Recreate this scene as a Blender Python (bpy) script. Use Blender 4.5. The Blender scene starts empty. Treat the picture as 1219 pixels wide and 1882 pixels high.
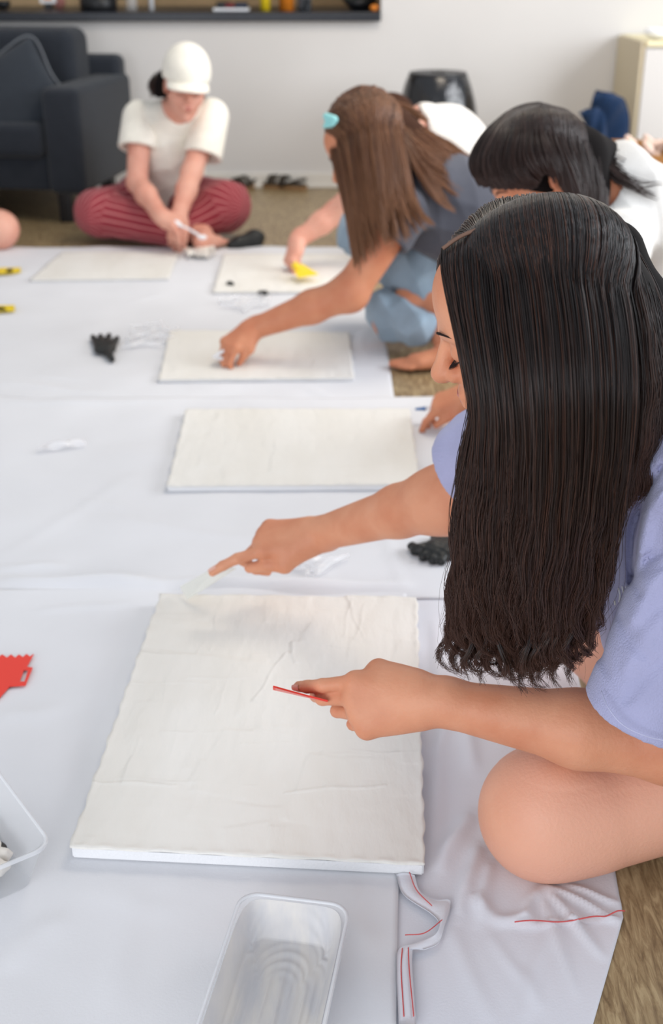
import bpy, bmesh, math, random
import numpy as np
from mathutils import Vector, Matrix, Euler
random.seed(7); RNG = np.random.default_rng(7)
SC = bpy.context.scene; COL = SC.collection
PI = math.pi

# ------------------------------------------------------------------ camera
F_PX = 2200.0; CAM_H = 1.1; PITCH = math.atan(1031/2200)
cam_d = bpy.data.cameras.new('camera'); cam = bpy.data.objects.new('camera', cam_d); COL.objects.link(cam)
cam.location = (0, 0, CAM_H); cam.rotation_euler = (PI/2-PITCH, 0, 0)
cam_d.sensor_fit = 'VERTICAL'; cam_d.sensor_height = 36; cam_d.lens = F_PX/1882*36
cam_d.clip_start = .05
cam_d.dof.use_dof = True; cam_d.dof.focus_distance = 1.38; cam_d.dof.aperture_fstop = 4.6
SC.camera = cam
# ------------------------------------------------------------------ light
wd = bpy.data.worlds.new('world'); SC.world = wd; wd.use_nodes = True
wd.node_tree.nodes['Background'].inputs[0].default_value = (.86, .92, 1, 1)
wd.node_tree.nodes['Background'].inputs[1].default_value = .60
def area(name, loc, aim, sx, sy, power, color):
    l = bpy.data.lights.new(name, 'AREA'); l.shape = 'RECTANGLE'; l.size = sx; l.size_y = sy
    l.energy = power; l.color = color
    o = bpy.data.objects.new(name, l); COL.objects.link(o); o.location = loc
    o.rotation_euler = (Vector(aim)-Vector(loc)).to_track_quat('-Z', 'Y').to_euler(); return o
area('window_light', (3.25, 3.3, 1.6), (.2, 3.4, .3), 3.0, 1.5, 122, (.93, .96, 1))
area('ceiling_light', (.7, 4.1, 2.7), (.4, 4.1, 0), 1.2, 1.2, 40, (1, .87, .71))
area('front_fill_light', (-1.4, -1.4, 1.0), (.3, 5, .8), 2.2, 1.5, 62, (.95, .96, 1))  # added fill from behind the camera, brightens the sides facing it
SC.view_settings.view_transform = 'Standard'; SC.view_settings.look = 'None'
SC.view_settings.gamma = 1; SC.view_settings.use_curve_mapping = False
SC.view_settings.exposure = 0.10

# ------------------------------------------------------------------ projection helpers (a point at a given distance)
CP, SP = math.cos(PITCH), math.sin(PITCH)
def ray(px, py):
    u = (px-609.5)/F_PX; v = -(py-941)/F_PX
    return np.array([u, CP+v*SP, -SP+v*CP])
def WD(px, py, d): return np.array([0, 0, CAM_H])+ray(px, py)*d            # at axis depth d
def WY(px, py, y): r = ray(px, py); return np.array([0, 0, CAM_H])+r*(y/r[1])
def WZ(px, py, z=0.0): r = ray(px, py); return np.array([0, 0, CAM_H])+r*((z-CAM_H)/r[2])
def depth(p): return p[1]*CP+(CAM_H-p[2])*SP

# ------------------------------------------------------------------ materials
def lin(c): 
    c = c/255; return c/12.92 if c <= .04045 else ((c+.055)/1.055)**2.4
def rgb(r, g, b): return (lin(r), lin(g), lin(b), 1)
def mat(name, col, rough=.6, spec=.4, var=0, vscale=8, vcol=None, bump=0, bscale=60, sub=0, trans=0, alpha=1, sheen=0, stretch=(1,1,1), metallic=0, coord='Object', ior=1.45, detail=4):
    m = bpy.data.materials.new(name); m.use_nodes = True; n = m.node_tree.nodes; L = m.node_tree.links
    b = n['Principled BSDF']; b.inputs['Roughness'].default_value = rough
    b.inputs['Specular IOR Level'].default_value = spec; b.inputs['Base Color'].default_value = col
    b.inputs['Metallic'].default_value = metallic; b.inputs['IOR'].default_value = ior
    if trans: b.inputs['Transmission Weight'].default_value = trans
    if alpha < 1: b.inputs['Alpha'].default_value = alpha
    if sheen: b.inputs['Sheen Weight'].default_value = sheen
    if sub:
        b.inputs['Subsurface Weight'].default_value = sub; b.inputs['Subsurface Radius'].default_value = (1, .35, .2); b.inputs['Subsurface Scale'].default_value = .012
    tc = n.new('ShaderNodeTexCoord'); mp = n.new('ShaderNodeMapping'); L.new(tc.outputs[coord], mp.inputs[0]); mp.inputs['Scale'].default_value = stretch
    if var or vcol:
        t = n.new('ShaderNodeTexNoise'); t.inputs['Scale'].default_value = vscale; t.inputs['Detail'].default_value = detail; L.new(mp.outputs[0], t.inputs[0])
        r = n.new('ShaderNodeValToRGB'); r.color_ramp.elements[0].position = .35; r.color_ramp.elements[1].position = .65
        r.color_ramp.elements[0].color = tuple(c*(1-var) for c in col[:3])+(1,) if not vcol else vcol
        r.color_ramp.elements[1].color = tuple(min(1, c*(1+var)) for c in col[:3])+(1,) if not vcol else col
        L.new(t.outputs[0], r.inputs[0]); L.new(r.outputs[0], b.inputs['Base Color'])
    if bump:
        t = n.new('ShaderNodeTexNoise'); t.inputs['Scale'].default_value = bscale; t.inputs['Detail'].default_value = 6; L.new(mp.outputs[0], t.inputs[0])
        u = n.new('ShaderNodeBump'); u.inputs['Strength'].default_value = bump; u.inputs['Distance'].default_value = .01; L.new(t.outputs[0], u.inputs['Height']); L.new(u.outputs[0], b.inputs['Normal'])
    return m
M = {}
M['skin_tan'] = mat('tan skin', rgb(214, 152, 120), .5, .35, vcol=rgb(202, 134, 102), vscale=14, bump=.12, bscale=220, sub=.12)
def tan_mix(m):
    n = m.node_tree.nodes; L = m.node_tree.links; b = n['Principled BSDF']; src = b.inputs['Base Color'].links[0].from_socket
    at = n.new('ShaderNodeAttribute'); at.attribute_name = 'untanned'; mx = n.new('ShaderNodeMix'); mx.data_type = 'RGBA'; L.new(at.outputs['Fac'], mx.inputs[0]); L.new(src, mx.inputs[6]); mx.inputs[7].default_value = rgb(228, 172, 147); L.new(mx.outputs[2], b.inputs['Base Color'])
tan_mix(M['skin_tan'])
M['skin_rosy'] = mat('rosy skin', rgb(226, 172, 152), .5, .35, vcol=rgb(214, 150, 130), vscale=12, bump=.08, bscale=200, sub=.12)
M['skin_warm'] = mat('warm skin', rgb(212, 146, 112), .5, .35, vcol=rgb(200, 128, 96), vscale=12, bump=.08, bscale=200, sub=.12)
M['lip'] = mat('lip skin', rgb(182, 98, 92), .4, .5)
M['nail'] = mat('finger nail', rgb(226, 176, 158), .3, .5)
def hair_mat(name, cols, rough=.36, spec=.5):
    m = bpy.data.materials.new(name); m.use_nodes = True; n = m.node_tree.nodes; L = m.node_tree.links; b = n['Principled BSDF']
    ge = n.new('ShaderNodeNewGeometry'); r = n.new('ShaderNodeValToRGB'); e = r.color_ramp.elements
    e[0].position = 0; e[0].color = cols[0]; e[1].position = 1; e[1].color = cols[-1]; x = e.new(.6); x.color = cols[1]
    L.new(ge.outputs['Random Per Island'], r.inputs[0])
    at = n.new('ShaderNodeAttribute'); at.attribute_name = 'along'; mx = n.new('ShaderNodeMix'); mx.data_type = 'RGBA'
    mu = n.new('ShaderNodeMath'); mu.operation = 'MULTIPLY'; mu.inputs[1].default_value = .8; L.new(at.outputs['Fac'], mu.inputs[0]); L.new(mu.outputs[0], mx.inputs[0])
    L.new(r.outputs[0], mx.inputs[6]); mx.inputs[7].default_value = cols[3] if len(cols) > 3 else cols[1]
    L.new(mx.outputs[2], b.inputs['Base Color']); b.inputs['Roughness'].default_value = rough; b.inputs['Specular IOR Level'].default_value = spec; return m
M['hair_black'] = hair_mat('near black hair', (rgb(24, 19, 19), rgb(28, 23, 23), rgb(40, 33, 32), rgb(78, 50, 39)), .38, .5)
M['hair_dark'] = hair_mat('dark brown hair', (rgb(26, 19, 19), rgb(48, 34, 30), rgb(104, 72, 58), rgb(66, 46, 40)), .38, .45)
M['hair_brown'] = hair_mat('chestnut hair', (rgb(66, 42, 32), rgb(112, 74, 52), rgb(176, 126, 90), rgb(150, 106, 76)), .42, .4)
M['hair_under'] = mat('hair underlayer', rgb(22, 18, 18), .85, .1); M['hair_brown_under'] = mat('brown hair underlayer', rgb(64, 42, 32), .85, .1)
M['lash'] = mat('lash hair', rgb(36, 24, 22), .5, .2)
M['eye'] = mat('eye', rgb(225, 220, 215), .2, .6); M['iris'] = mat('iris', rgb(50, 32, 24), .2, .6)
def cloth_mat(name, col, **k):
    a = dict(rough=.9, spec=.12, var=.05, vscale=18, bump=.35, bscale=420, sheen=.15); a.update(k); return mat(name, col, **a)
M['lavender'] = cloth_mat('lavender cotton', rgb(168, 170, 204))
M['white_cotton'] = cloth_mat('white cotton', rgb(244, 241, 236))
M['cream_cotton'] = cloth_mat('cream cotton', rgb(246, 242, 230))
M['grey_cotton'] = cloth_mat('charcoal grey cotton', rgb(84, 86, 96))
M['denim'] = cloth_mat('faded blue denim', rgb(150, 170, 186), var=.14, vscale=9)
M['collar'] = cloth_mat('navy rib knit', rgb(60, 62, 84))
M['sofa'] = cloth_mat('charcoal upholstery', rgb(46, 50, 57), bscale=200, bump=.5)
M['pillow'] = cloth_mat('slate cushion cover', rgb(52, 57, 64))
M['sheet'] = cloth_mat('white cotton sheet', rgb(221, 222, 226), bscale=300, bump=.06, var=.015, vscale=5)
M['sheet2'] = cloth_mat('thin white cotton sheet', rgb(218, 219, 226), bscale=300, bump=.08, var=.015, vscale=5)
M['plaster'] = mat('cream plaster', rgb(233, 231, 226), .75, .25, vcol=rgb(227, 224, 217), vscale=7, bump=.3, bscale=45, stretch=(1, .35, 1))
M['canvas_side'] = mat('primed canvas', rgb(232, 233, 235), .8, .2, bump=.2, bscale=300)
M['red_thread'] = mat('red thread', rgb(206, 92, 92), .8, .1)
M['red_plastic'] = mat('red plastic', rgb(232, 62, 48), .35, .5)
M['yellow_plastic'] = mat('yellow plastic', rgb(240, 210, 40), .4, .5)
M['black_rubber'] = mat('black nitrile', rgb(30, 32, 32), .45, .45, bump=.3, bscale=60)
M['black_plastic'] = mat('black plastic', rgb(26, 27, 30), .4, .5)
M['bag_plastic'] = mat('black bin liner', rgb(20, 21, 25), .2, .8, bump=1.0, bscale=11)
M['clear'] = mat('milky clear plastic', rgb(236, 240, 244), .22, .5, alpha=.3)
M['milky'] = mat('milky plastic rim', rgb(238, 240, 244), .3, .5, alpha=.6)
M['clear2'] = mat('film plastic', rgb(246, 247, 250), .12, .8, alpha=.3)
M['paint'] = mat('wet cream paint', rgb(232, 226, 217), .45, .45, vcol=rgb(214, 208, 202), vscale=20, bump=.5, bscale=30)
M['white_plastic'] = mat('white plastic', rgb(238, 240, 244), .35, .5)
M['blue_plastic'] = mat('blue plastic', rgb(60, 110, 170), .35, .5)
M['aqua'] = mat('aqua hair clip', rgb(150, 214, 214), .4, .4)
M['wall'] = mat('painted wall', rgb(217, 215, 213), .85, .15, var=.01, vscale=3, bump=.06, bscale=90)
M['trim'] = mat('white gloss trim', rgb(226, 223, 216), .5, .35)
M['backsplash'] = mat('beige kitchen tile', rgb(214, 186, 146), .5, .3, var=.12, vscale=4)
M['counter'] = mat('dark stone counter', rgb(34, 38, 46), .35, .5, var=.15, vscale=40)
M['cabinet'] = mat('white cabinet laminate', rgb(216, 214, 212), .5, .3)
M['cabinet_shade'] = mat('cabinet side shade tone', rgb(206, 194, 168), .6, .25)  # shaded side of the white cabinet, the shade put into its colour
M['card'] = mat('cardboard', rgb(160, 116, 72), .85, .1, var=.08, vscale=6)
M['paper'] = mat('pinkish packing paper', rgb(222, 196, 182), .8, .15, var=.05)
M['navy'] = cloth_mat('navy tote fabric', rgb(30, 52, 84), var=.2, vscale=4)
M['sandal'] = mat('dark brown leather', rgb(58, 50, 42), .6, .3, var=.2, vscale=30)
M['cork'] = mat('cork footbed', rgb(150, 118, 84), .8, .2)
M['amber'] = mat('amber bottle', rgb(214, 126, 40), .25, .5); M['ink'] = mat('dark print', rgb(40, 36, 30), .6, .2)
M['glass'] = mat('clear glass', rgb(225, 232, 232), .08, .6, trans=.9)
# floor: timber boards, grain along x
def floor_mat():
    m = bpy.data.materials.new('oak floor'); m.use_nodes = True; n = m.node_tree.nodes; L = m.node_tree.links; b = n['Principled BSDF']
    tc = n.new('ShaderNodeTexCoord'); mp = n.new('ShaderNodeMapping'); mp.inputs['Scale'].default_value = (34, 5, 8); L.new(tc.outputs['Object'], mp.inputs[0])
    t = n.new('ShaderNodeTexNoise'); t.inputs['Scale'].default_value = 3.2; t.inputs['Detail'].default_value = 9; t.inputs['Roughness'].default_value = .68; t.inputs['Distortion'].default_value = .8; L.new(mp.outputs[0], t.inputs[0])
    r = n.new('ShaderNodeValToRGB'); e = r.color_ramp.elements; e[0].position = .36; e[0].color = rgb(112, 92, 66); e[1].position = .62; e[1].color = rgb(176, 156, 120)
    x = e.new(.5); x.color = rgb(148, 127, 94); L.new(t.outputs[0], r.inputs[0])
    L.new(r.outputs[0], b.inputs['Base Color']); b.inputs['Roughness'].default_value = .38; b.inputs['Specular IOR Level'].default_value = .5
    u = n.new('ShaderNodeBump'); u.inputs['Strength'].default_value = .25; u.inputs['Distance'].default_value = .004; L.new(t.outputs[0], u.inputs['Height']); L.new(u.outputs[0], b.inputs['Normal'])
    return m
M['floor'] = floor_mat()
# striped trousers
def stripe_mat():
    m = cloth_mat('red striped cotton', rgb(150, 62, 72)); n = m.node_tree.nodes; L = m.node_tree.links; b = n['Principled BSDF']
    at = n.new('ShaderNodeAttribute'); at.attribute_name = 'stripe'
    w = n.new('ShaderNodeMath'); w.operation = 'MULTIPLY'; w.inputs[1].default_value = 2*PI/.034; L.new(at.outputs['Fac'], w.inputs[0])
    s = n.new('ShaderNodeMath'); s.operation = 'SINE'; L.new(w.outputs[0], s.inputs[0])
    r = n.new('ShaderNodeValToRGB'); r.color_ramp.elements[0].position = .55; r.color_ramp.elements[0].color = rgb(146, 56, 66); r.color_ramp.elements[1].position = .95; r.color_ramp.elements[1].color = rgb(196, 124, 124)
    L.new(s.outputs[0], r.inputs[0]); L.new(r.outputs[0], b.inputs['Base Color']); return m
M['stripe'] = stripe_mat()

# ------------------------------------------------------------------ object helpers
def nm(name, V, Fq, m, parent=None, smooth=True):
    V = np.asarray(V, dtype=np.float32).reshape(-1, 3); Fq = np.asarray(Fq, dtype=np.int32); k = Fq.shape[1]
    me = bpy.data.meshes.new(name); me.vertices.add(len(V)); me.vertices.foreach_set('co', V.ravel())
    me.loops.add(Fq.size); me.loops.foreach_set('vertex_index', Fq.ravel())
    me.polygons.add(len(Fq)); me.polygons.foreach_set('loop_start', np.arange(0, Fq.size, k, dtype=np.int32))
    me.update(calc_edges=True); me.polygons.foreach_set('use_smooth', np.full(len(Fq), smooth)); me.materials.append(m)
    o = bpy.data.objects.new(name, me); COL.objects.link(o)
    if parent: attach(o, parent)
    return o
def attach(o, parent):
    o.parent = parent; o.matrix_parent_inverse = Matrix.Translation(-Vector(parent.location)) if not any(parent.rotation_euler) else parent.matrix_basis.inverted()
def bo(name, bm, m, parent=None, smooth=False, loc=None, rot=None):
    me = bpy.data.meshes.new(name); bm.to_mesh(me); bm.free(); me.materials.append(m)
    if smooth:
        for p in me.polygons: p.use_smooth = True
    o = bpy.data.objects.new(name, me); COL.objects.link(o)
    if loc is not None: o.location = loc
    if rot is not None: o.rotation_euler = rot
    if parent: attach(o, parent)
    return o
def thing(name, label, cat, loc=(0, 0, 0), group=None, rz=0):
    o = bpy.data.objects.new(name, None); COL.objects.link(o); o.location = tuple(float(c) for c in loc); o.rotation_euler = (0, 0, rz)
    o.empty_display_size = .05; tag(o, label, cat, group); return o
def tag(o, label, cat, group=None):
    o['label'] = label; o['category'] = cat
    if group: o['group'] = group
    return o
def struct(o): o['kind'] = 'structure'; return o
def box(bm, lo, hi, bev=0, seg=3, mtx=None):
    g = bmesh.ops.create_cube(bm, size=1); v = g['verts']; lo = Vector(lo); hi = Vector(hi)
    for q in v: q.co = Vector(((lo[i]+hi[i])/2+q.co[i]*(hi[i]-lo[i])) for i in range(3))
    if bev:
        es = list({e for q in v for e in q.link_edges})
        g2 = bmesh.ops.bevel(bm, geom=es, offset=bev, segments=seg, profile=.5, affect='EDGES'); v = list({x for f in g2['faces'] for x in f.verts}|set(x for x in v if x.is_valid))
    if mtx is not None: bmesh.ops.transform(bm, matrix=mtx, verts=[x for x in v if x.is_valid])
    return v
def boxo(name, lo, hi, m, parent=None, bev=.003, seg=3, smooth=False):
    bm = bmesh.new(); box(bm, lo, hi, bev, seg); return bo(name, bm, m, parent, smooth)
def lathe(name, prof, m, parent=None, loc=(0, 0, 0), seg=28):
    bm = bmesh.new(); rings = []
    for r, z in prof:
        rings.append([bm.verts.new((r*math.cos(2*PI*i/seg)+loc[0], r*math.sin(2*PI*i/seg)+loc[1], z+loc[2])) for i in range(seg)])
    for a, b in zip(rings, rings[1:]):
        for i in range(seg): bm.faces.new((a[i], a[(i+1) % seg], b[(i+1) % seg], b[i]))
    if prof[0][0] > 1e-5: bm.faces.new(rings[0][::-1])
    if prof[-1][0] > 1e-5: bm.faces.new(rings[-1])
    bmesh.ops.remove_doubles(bm, verts=bm.verts, dist=1e-6)
    return bo(name, bm, m, parent, True)
def crom(P, n):
    P = np.asarray(P, float); k = len(P); Q = np.vstack([2*P[0]-P[1], P, 2*P[-1]-P[-2]])
    t = np.linspace(0, k-1, n); i = np.minimum(t.astype(int), k-2); f = (t-i)[:, None]
    a, b, c, d = Q[i], Q[i+1], Q[i+2], Q[i+3]
    return .5*((2*b)+(-a+c)*f+(2*a-5*b+4*c-d)*f*f+(-a+3*b-3*c+d)*f**3)
def tubes(P, R, sides=3):
    """P (n,m,3) centre lines, R (n,m) radii -> V, quads"""
    n, m, _ = P.shape; T = np.gradient(P, axis=1); T /= np.linalg.norm(T, axis=2, keepdims=True)+1e-9
    ref = np.array([.35, -.85, .4]); A = np.cross(T, ref); A /= np.linalg.norm(A, axis=2, keepdims=True)+1e-9; B = np.cross(T, A)
    a = np.arange(sides)*2*PI/sides
    V = P[:, :, None]+R[:, :, None, None]*(np.cos(a)[None, None, :, None]*A[:, :, None]+np.sin(a)[None, None, :, None]*B[:, :, None])
    idx = np.arange(n*m*sides).reshape(n, m, sides); nx = np.roll(idx, -1, axis=2)
    Fq = np.stack([idx[:, :-1], idx[:, 1:], nx[:, 1:], nx[:, :-1]], axis=-1).reshape(-1, 4)
    return V.reshape(-1, 3), Fq
def tube(name, pts, r, m, parent=None, n=40, sides=8, closed_ends=True):
    P = crom(pts, n) if len(pts) > 2 else np.linspace(pts[0], pts[1], n); rr = np.interp(np.linspace(0, 1, n), np.linspace(0, 1, len(np.atleast_1d(r))), np.atleast_1d(r)) if np.size(r) > 1 else np.full(n, float(r))
    if closed_ends: P = np.vstack([P[:1], P, P[-1:]]); P[0] -= (P[2]-P[1])*1e-3; P[-1] += (P[-2]-P[-3])*1e-3; rr = np.concatenate([[rr[0]*.05], rr, [rr[-1]*.05]])
    V, Fq = tubes(P[None], rr[None], sides); return nm(name, V, Fq, m, parent)
def slab(name, poly, t, m, parent=None, mtx=None, holes=(), bev=0.0008):
    """flat polygon (xy) extruded by t"""
    bm = bmesh.new(); vs = [bm.verts.new((x, y, 0)) for x, y in poly]
    es = [bm.edges.new((vs[i], vs[(i+1) % len(vs)])) for i in range(len(vs))]
    for h in holes:
        hv = [bm.verts.new((x, y, 0)) for x, y in h]; es += [bm.edges.new((hv[i], hv[(i+1) % len(hv)])) for i in range(len(hv))]
    r = bmesh.ops.triangle_fill(bm, edges=es, use_beauty=True)
    fs = [f for f in r['geom'] if isinstance(f, bmesh.types.BMFace)]
    e = bmesh.ops.extrude_face_region(bm, geom=fs)
    bmesh.ops.translate(bm, verts=[v for v in e['geom'] if isinstance(v, bmesh.types.BMVert)], vec=(0, 0, t))
    bmesh.ops.recalc_face_normals(bm, faces=bm.faces)
    if mtx is not None: bm.transform(mtx)
    return bo(name, bm, m, parent)

# ------------------------------------------------------------------ signed distance bodies
def Cp(a, b, ra, rb=None, k=.02): return ('c', np.asarray(a, float), np.asarray(b, float), ra, ra if rb is None else rb, k, 1)
def El(c, r, R=None, k=.02): return ('e', np.asarray(c, float), np.asarray(r, float), np.eye(3) if R is None else np.asarray(R, float), None, k, 1)
def neg(p, k=None): p = list(p); p[6] = -1; p[5] = k if k is not None else p[5]; return tuple(p)
def Pl(point, normal, lo=None, hi=None, k=.004): return ('p', np.asarray(point, float), np.asarray(normal, float)/np.linalg.norm(normal), lo, hi, k, -1)  # removes the side the normal points to, inside box lo..hi
def sdf_mesh(prims, h, disp=None, relax=2, pad=.03):
    lo = np.full(3, 1e9); hi = np.full(3, -1e9)
    def bb(p):
        if p[0] == 'c':
            r = max(p[3], p[4]); return np.minimum(p[1], p[2])-r, np.maximum(p[1], p[2])+r
        if p[0] == 'e': r = max(p[2]); return p[1]-r, p[1]+r
        return (np.asarray(p[3]) if p[3] is not None else lo0), (np.asarray(p[4]) if p[4] is not None else hi0)
    for p in prims:
        if p[6] > 0: a, b = bb(p); lo = np.minimum(lo, a); hi = np.maximum(hi, b)
    lo -= pad; hi += pad; lo0, hi0 = lo, hi
    N = np.ceil((hi-lo)/h).astype(int)+1; cap = .04
    Fd = np.full(N, cap, np.float32)
    ax = [(lo[i]+h*np.arange(N[i])).astype(np.float32) for i in range(3)]
    for p in prims:
        a, b = bb(p); mg = cap*.9 if p[0] != 'p' else 0
        i0 = np.clip(((a-mg-lo)/h).astype(int), 0, N-1); i1 = np.clip(((b+mg-lo)/h).astype(int)+2, 1, N)
        if (i1 <= i0).any(): continue
        s = tuple(slice(i0[i], i1[i]) for i in range(3))
        X = ax[0][s[0]][:, None, None]; Y = ax[1][s[1]][None, :, None]; Z = ax[2][s[2]][None, None, :]
        if p[0] == 'c':
            d = p[2]-p[1]; L2 = float(d@d)+1e-12; px, py, pz = X-p[1][0], Y-p[1][1], Z-p[1][2]
            t = np.clip((px*d[0]+py*d[1]+pz*d[2])/L2, 0, 1)
            D = np.sqrt((px-t*d[0])**2+(py-t*d[1])**2+(pz-t*d[2])**2)-(p[3]+(p[4]-p[3])*t)
        elif p[0] == 'e':
            R = p[3]; px, py, pz = X-p[1][0], Y-p[1][1], Z-p[1][2]
            q = [(R[i][0]*px+R[i][1]*py+R[i][2]*pz)/p[2][i] for i in range(3)]
            k0 = np.sqrt(q[0]**2+q[1]**2+q[2]**2)+1e-6; k1 = np.sqrt(sum((q[i]/p[2][i])**2 for i in range(3)))+1e-6
            D = k0*(k0-1)/k1
        else:
            D = -((X-p[1][0])*p[2][0]+(Y-p[1][1])*p[2][1]+(Z-p[1][2])*p[2][2])   # negative on the removed side
        A = Fd[s]; k = max(p[5], 1e-4)
        if p[6] > 0: hh = np.maximum(k-np.abs(A-D), 0)/k; Fd[s] = np.minimum(A, D)-hh*hh*k*.25
        else: hh = np.maximum(k-np.abs(A+D), 0)/k; Fd[s] = np.maximum(A, -D)+hh*hh*k*.25
    if disp is not None: Fd += disp(ax[0][:, None, None], ax[1][None, :, None], ax[2][None, None, :]).astype(np.float32)
    I = Fd < 0
    S = I[:-1, :-1, :-1].astype(np.int8)
    for dx in (0, 1):
        for dy in (0, 1):
            for dz in (0, 1):
                if dx+dy+dz: S = S+I[dx:N[0]-1+dx, dy:N[1]-1+dy, dz:N[2]-1+dz]
    act = (S > 0) & (S < 8); ci = np.argwhere(act); nid = np.full(act.shape, -1, np.int32); nid[act] = np.arange(len(ci))
    acc = np.zeros((len(ci), 3)); cnt = np.zeros(len(ci))
    cor = np.array([(x, y, z) for x in (0, 1) for y in (0, 1) for z in (0, 1)])
    val = np.stack([Fd[ci[:, 0]+c[0], ci[:, 1]+c[1], ci[:, 2]+c[2]] for c in cor], 1)
    for i in range(8):
        for j in range(i+1, 8):
            if np.abs(cor[i]-cor[j]).sum() == 1:
                a, b = val[:, i], val[:, j]; mk = (a < 0) != (b < 0); t = np.where(mk, a/np.where(mk, a-b, 1), 0)
                acc += (mk[:, None])*(cor[i]+t[:, None]*(cor[j]-cor[i])); cnt += mk
    V = lo+h*(ci+acc/cnt[:, None]); Q = []
    for axis in range(3):
        o = [0, 1, 2]; o.remove(axis); u, v = o
        a = I; sl0 = [slice(None)]*3; sl1 = [slice(None)]*3; sl0[axis] = slice(0, -1); sl1[axis] = slice(1, None)
        d = a[tuple(sl0)] != a[tuple(sl1)]; e = np.argwhere(d); e = e[(e[:, u] > 0) & (e[:, v] > 0) & (e[:, u] < N[u]-1) & (e[:, v] < N[v]-1)]
        ins = a[e[:, 0], e[:, 1], e[:, 2]]
        def g(du, dv): f = e.copy(); f[:, u] -= du; f[:, v] -= dv; return nid[f[:, 0], f[:, 1], f[:, 2]]
        q = np.stack([g(0, 0), g(1, 0), g(1, 1), g(0, 1)], 1); fl = ins if axis != 1 else ~ins
        q[fl] = q[fl][:, ::-1]; Q.append(q)
    Q = np.vstack(Q); Q = Q[(Q >= 0).all(1)][:, ::-1]
    for it in range(relax):
        E = np.vstack([Q[:, [0, 1]], Q[:, [1, 2]], Q[:, [2, 3]], Q[:, [3, 0]]]); s = np.zeros_like(V); c = np.bincount(E[:, 0], minlength=len(V))+np.bincount(E[:, 1], minlength=len(V))
        for d in range(3): s[:, d] = np.bincount(E[:, 0], V[E[:, 1], d], len(V))+np.bincount(E[:, 1], V[E[:, 0], d], len(V))
        V = V+(.55 if it % 2 == 0 else -.5)*(s/np.maximum(c, 1)[:, None]-V)
    return V, Q
def body(name, prims, h, m, parent, disp=None, relax=2):
    V, Q = sdf_mesh(prims, h, disp, relax); return nm(name, V, Q, m, parent)
def proj(x, y, z):
    d = y*CP+(CAM_H-z)*SP; v = -(CAM_H-z)*CP+y*SP
    return 609.5+F_PX*x/d, 941-F_PX*v/d
def fold_lines(lines, base=None):
    def fn(x, y, z):
        u, v = proj(x+0*y+0*z, y+0*x+0*z, z+0*x+0*y); s = np.zeros(u.shape) if base is None else base(x, y, z)+np.zeros(u.shape)
        for pts, amp, w in lines:
            best = np.full(u.shape, 1e9); nn = len(pts)-1
            for i in range(nn):
                (ax, ay), (bx, by) = pts[i], pts[i+1]; dx, dy = bx-ax, by-ay; t = np.clip(((u-ax)*dx+(v-ay)*dy)/(dx*dx+dy*dy), 0, 1); g_ = np.sin(PI*np.clip((i+t)/nn*.9+.05, 0, 1))**.6
                best = np.minimum(best, np.hypot(u-ax-t*dx, v-ay-t*dy)/np.maximum(g_, .15))
            s = s+amp*np.exp(-(best/w)**2)
        return s
    return fn
def surf_at(V, px, py, rad=7):
    u, v = proj(V[:, 0], V[:, 1], V[:, 2]); m_ = np.hypot(u-px, v-py) < rad; d = depth(V[m_].T) if m_.any() else np.array([1.35]); return WD(px, py, d.min()-.001)
def unit(v): v = np.asarray(v, float); return v/(np.linalg.norm(v)+1e-12)
def frame(f, up):
    """rows: side(right), forward, up"""
    f = unit(f); s = unit(np.cross(f, up)); u = np.cross(s, f); return np.array([s, f, u])

# ------------------------------------------------------------------ anatomy
def hand(w, f, n, s, curl=((20, 30, 20),)*4, spread=(6, 1, -4, -9), thumb=(.045, .03, -.012), thumb_tip=(.085, .02, -.03), sc=1.0, kk=.004):
    """w wrist, f along the hand, n out of the back of the hand, s towards the thumb"""
    f = unit(f); s = unit(s-f*(np.dot(s, f))); n0 = unit(np.cross(f, s)); n = n0 if np.dot(n0, n) > 0 else -n0
    P = []; L = lambda a, b, c: w+sc*(f*a+s*b+n*c)
    P.append(Cp(L(-.02, 0, 0), L(.02, .002, 0), .026*sc, .025*sc, .02))
    offs = (.030, .010, -.010, -.028); lens = ((.043, .026, .02), (.047, .030, .021), (.044, .028, .02), (.034, .021, .018)); mx = (.086, .090, .085, .077)
    for i in range(4): P.append(Cp(L(.012, offs[i]*.55, 0), L(mx[i], offs[i], .002), .017*sc, .0125*sc, .018))
    P.append(El(L(.045, .006, -.006), np.array([.036, .042, .014])*sc, np.array([s, f, n]), .02))
    tips = []
    for i in range(4):
        p = L(mx[i], offs[i], .001); a = math.radians(spread[i]); d0 = f*math.cos(a)+s*math.sin(a); ang = 0; r = (.0098, .0098, .0094, .0083)[i]*sc
        P.append(Cp(p, p, .0125*sc, k=.008))
        for j in range(3):
            ang += math.radians(curl[i % len(curl)][j]); d = d0*math.cos(ang)-n*math.sin(ang)
            q = p+d*lens[i][j]*sc; P.append(Cp(p, q, r*(1-.09*j), r*(1-.09*(j+1)), kk)); p = q
        tips.append((p, d, d0*math.sin(ang)+n*math.cos(ang)))
    b = L(.018, .018, -.006); mcp = L(*thumb); tip = L(*thumb_tip); mid = mcp*.48+tip*.52+n*.004*sc
    P += [Cp(b, mcp, .0165*sc, .0135*sc, .018), Cp(mcp, mid, .0118*sc, .0108*sc, .006), Cp(mid, tip, .0108*sc, .0088*sc, .006)]
    tips.append((tip, unit(tip-mid), n)); return P, tips
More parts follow.
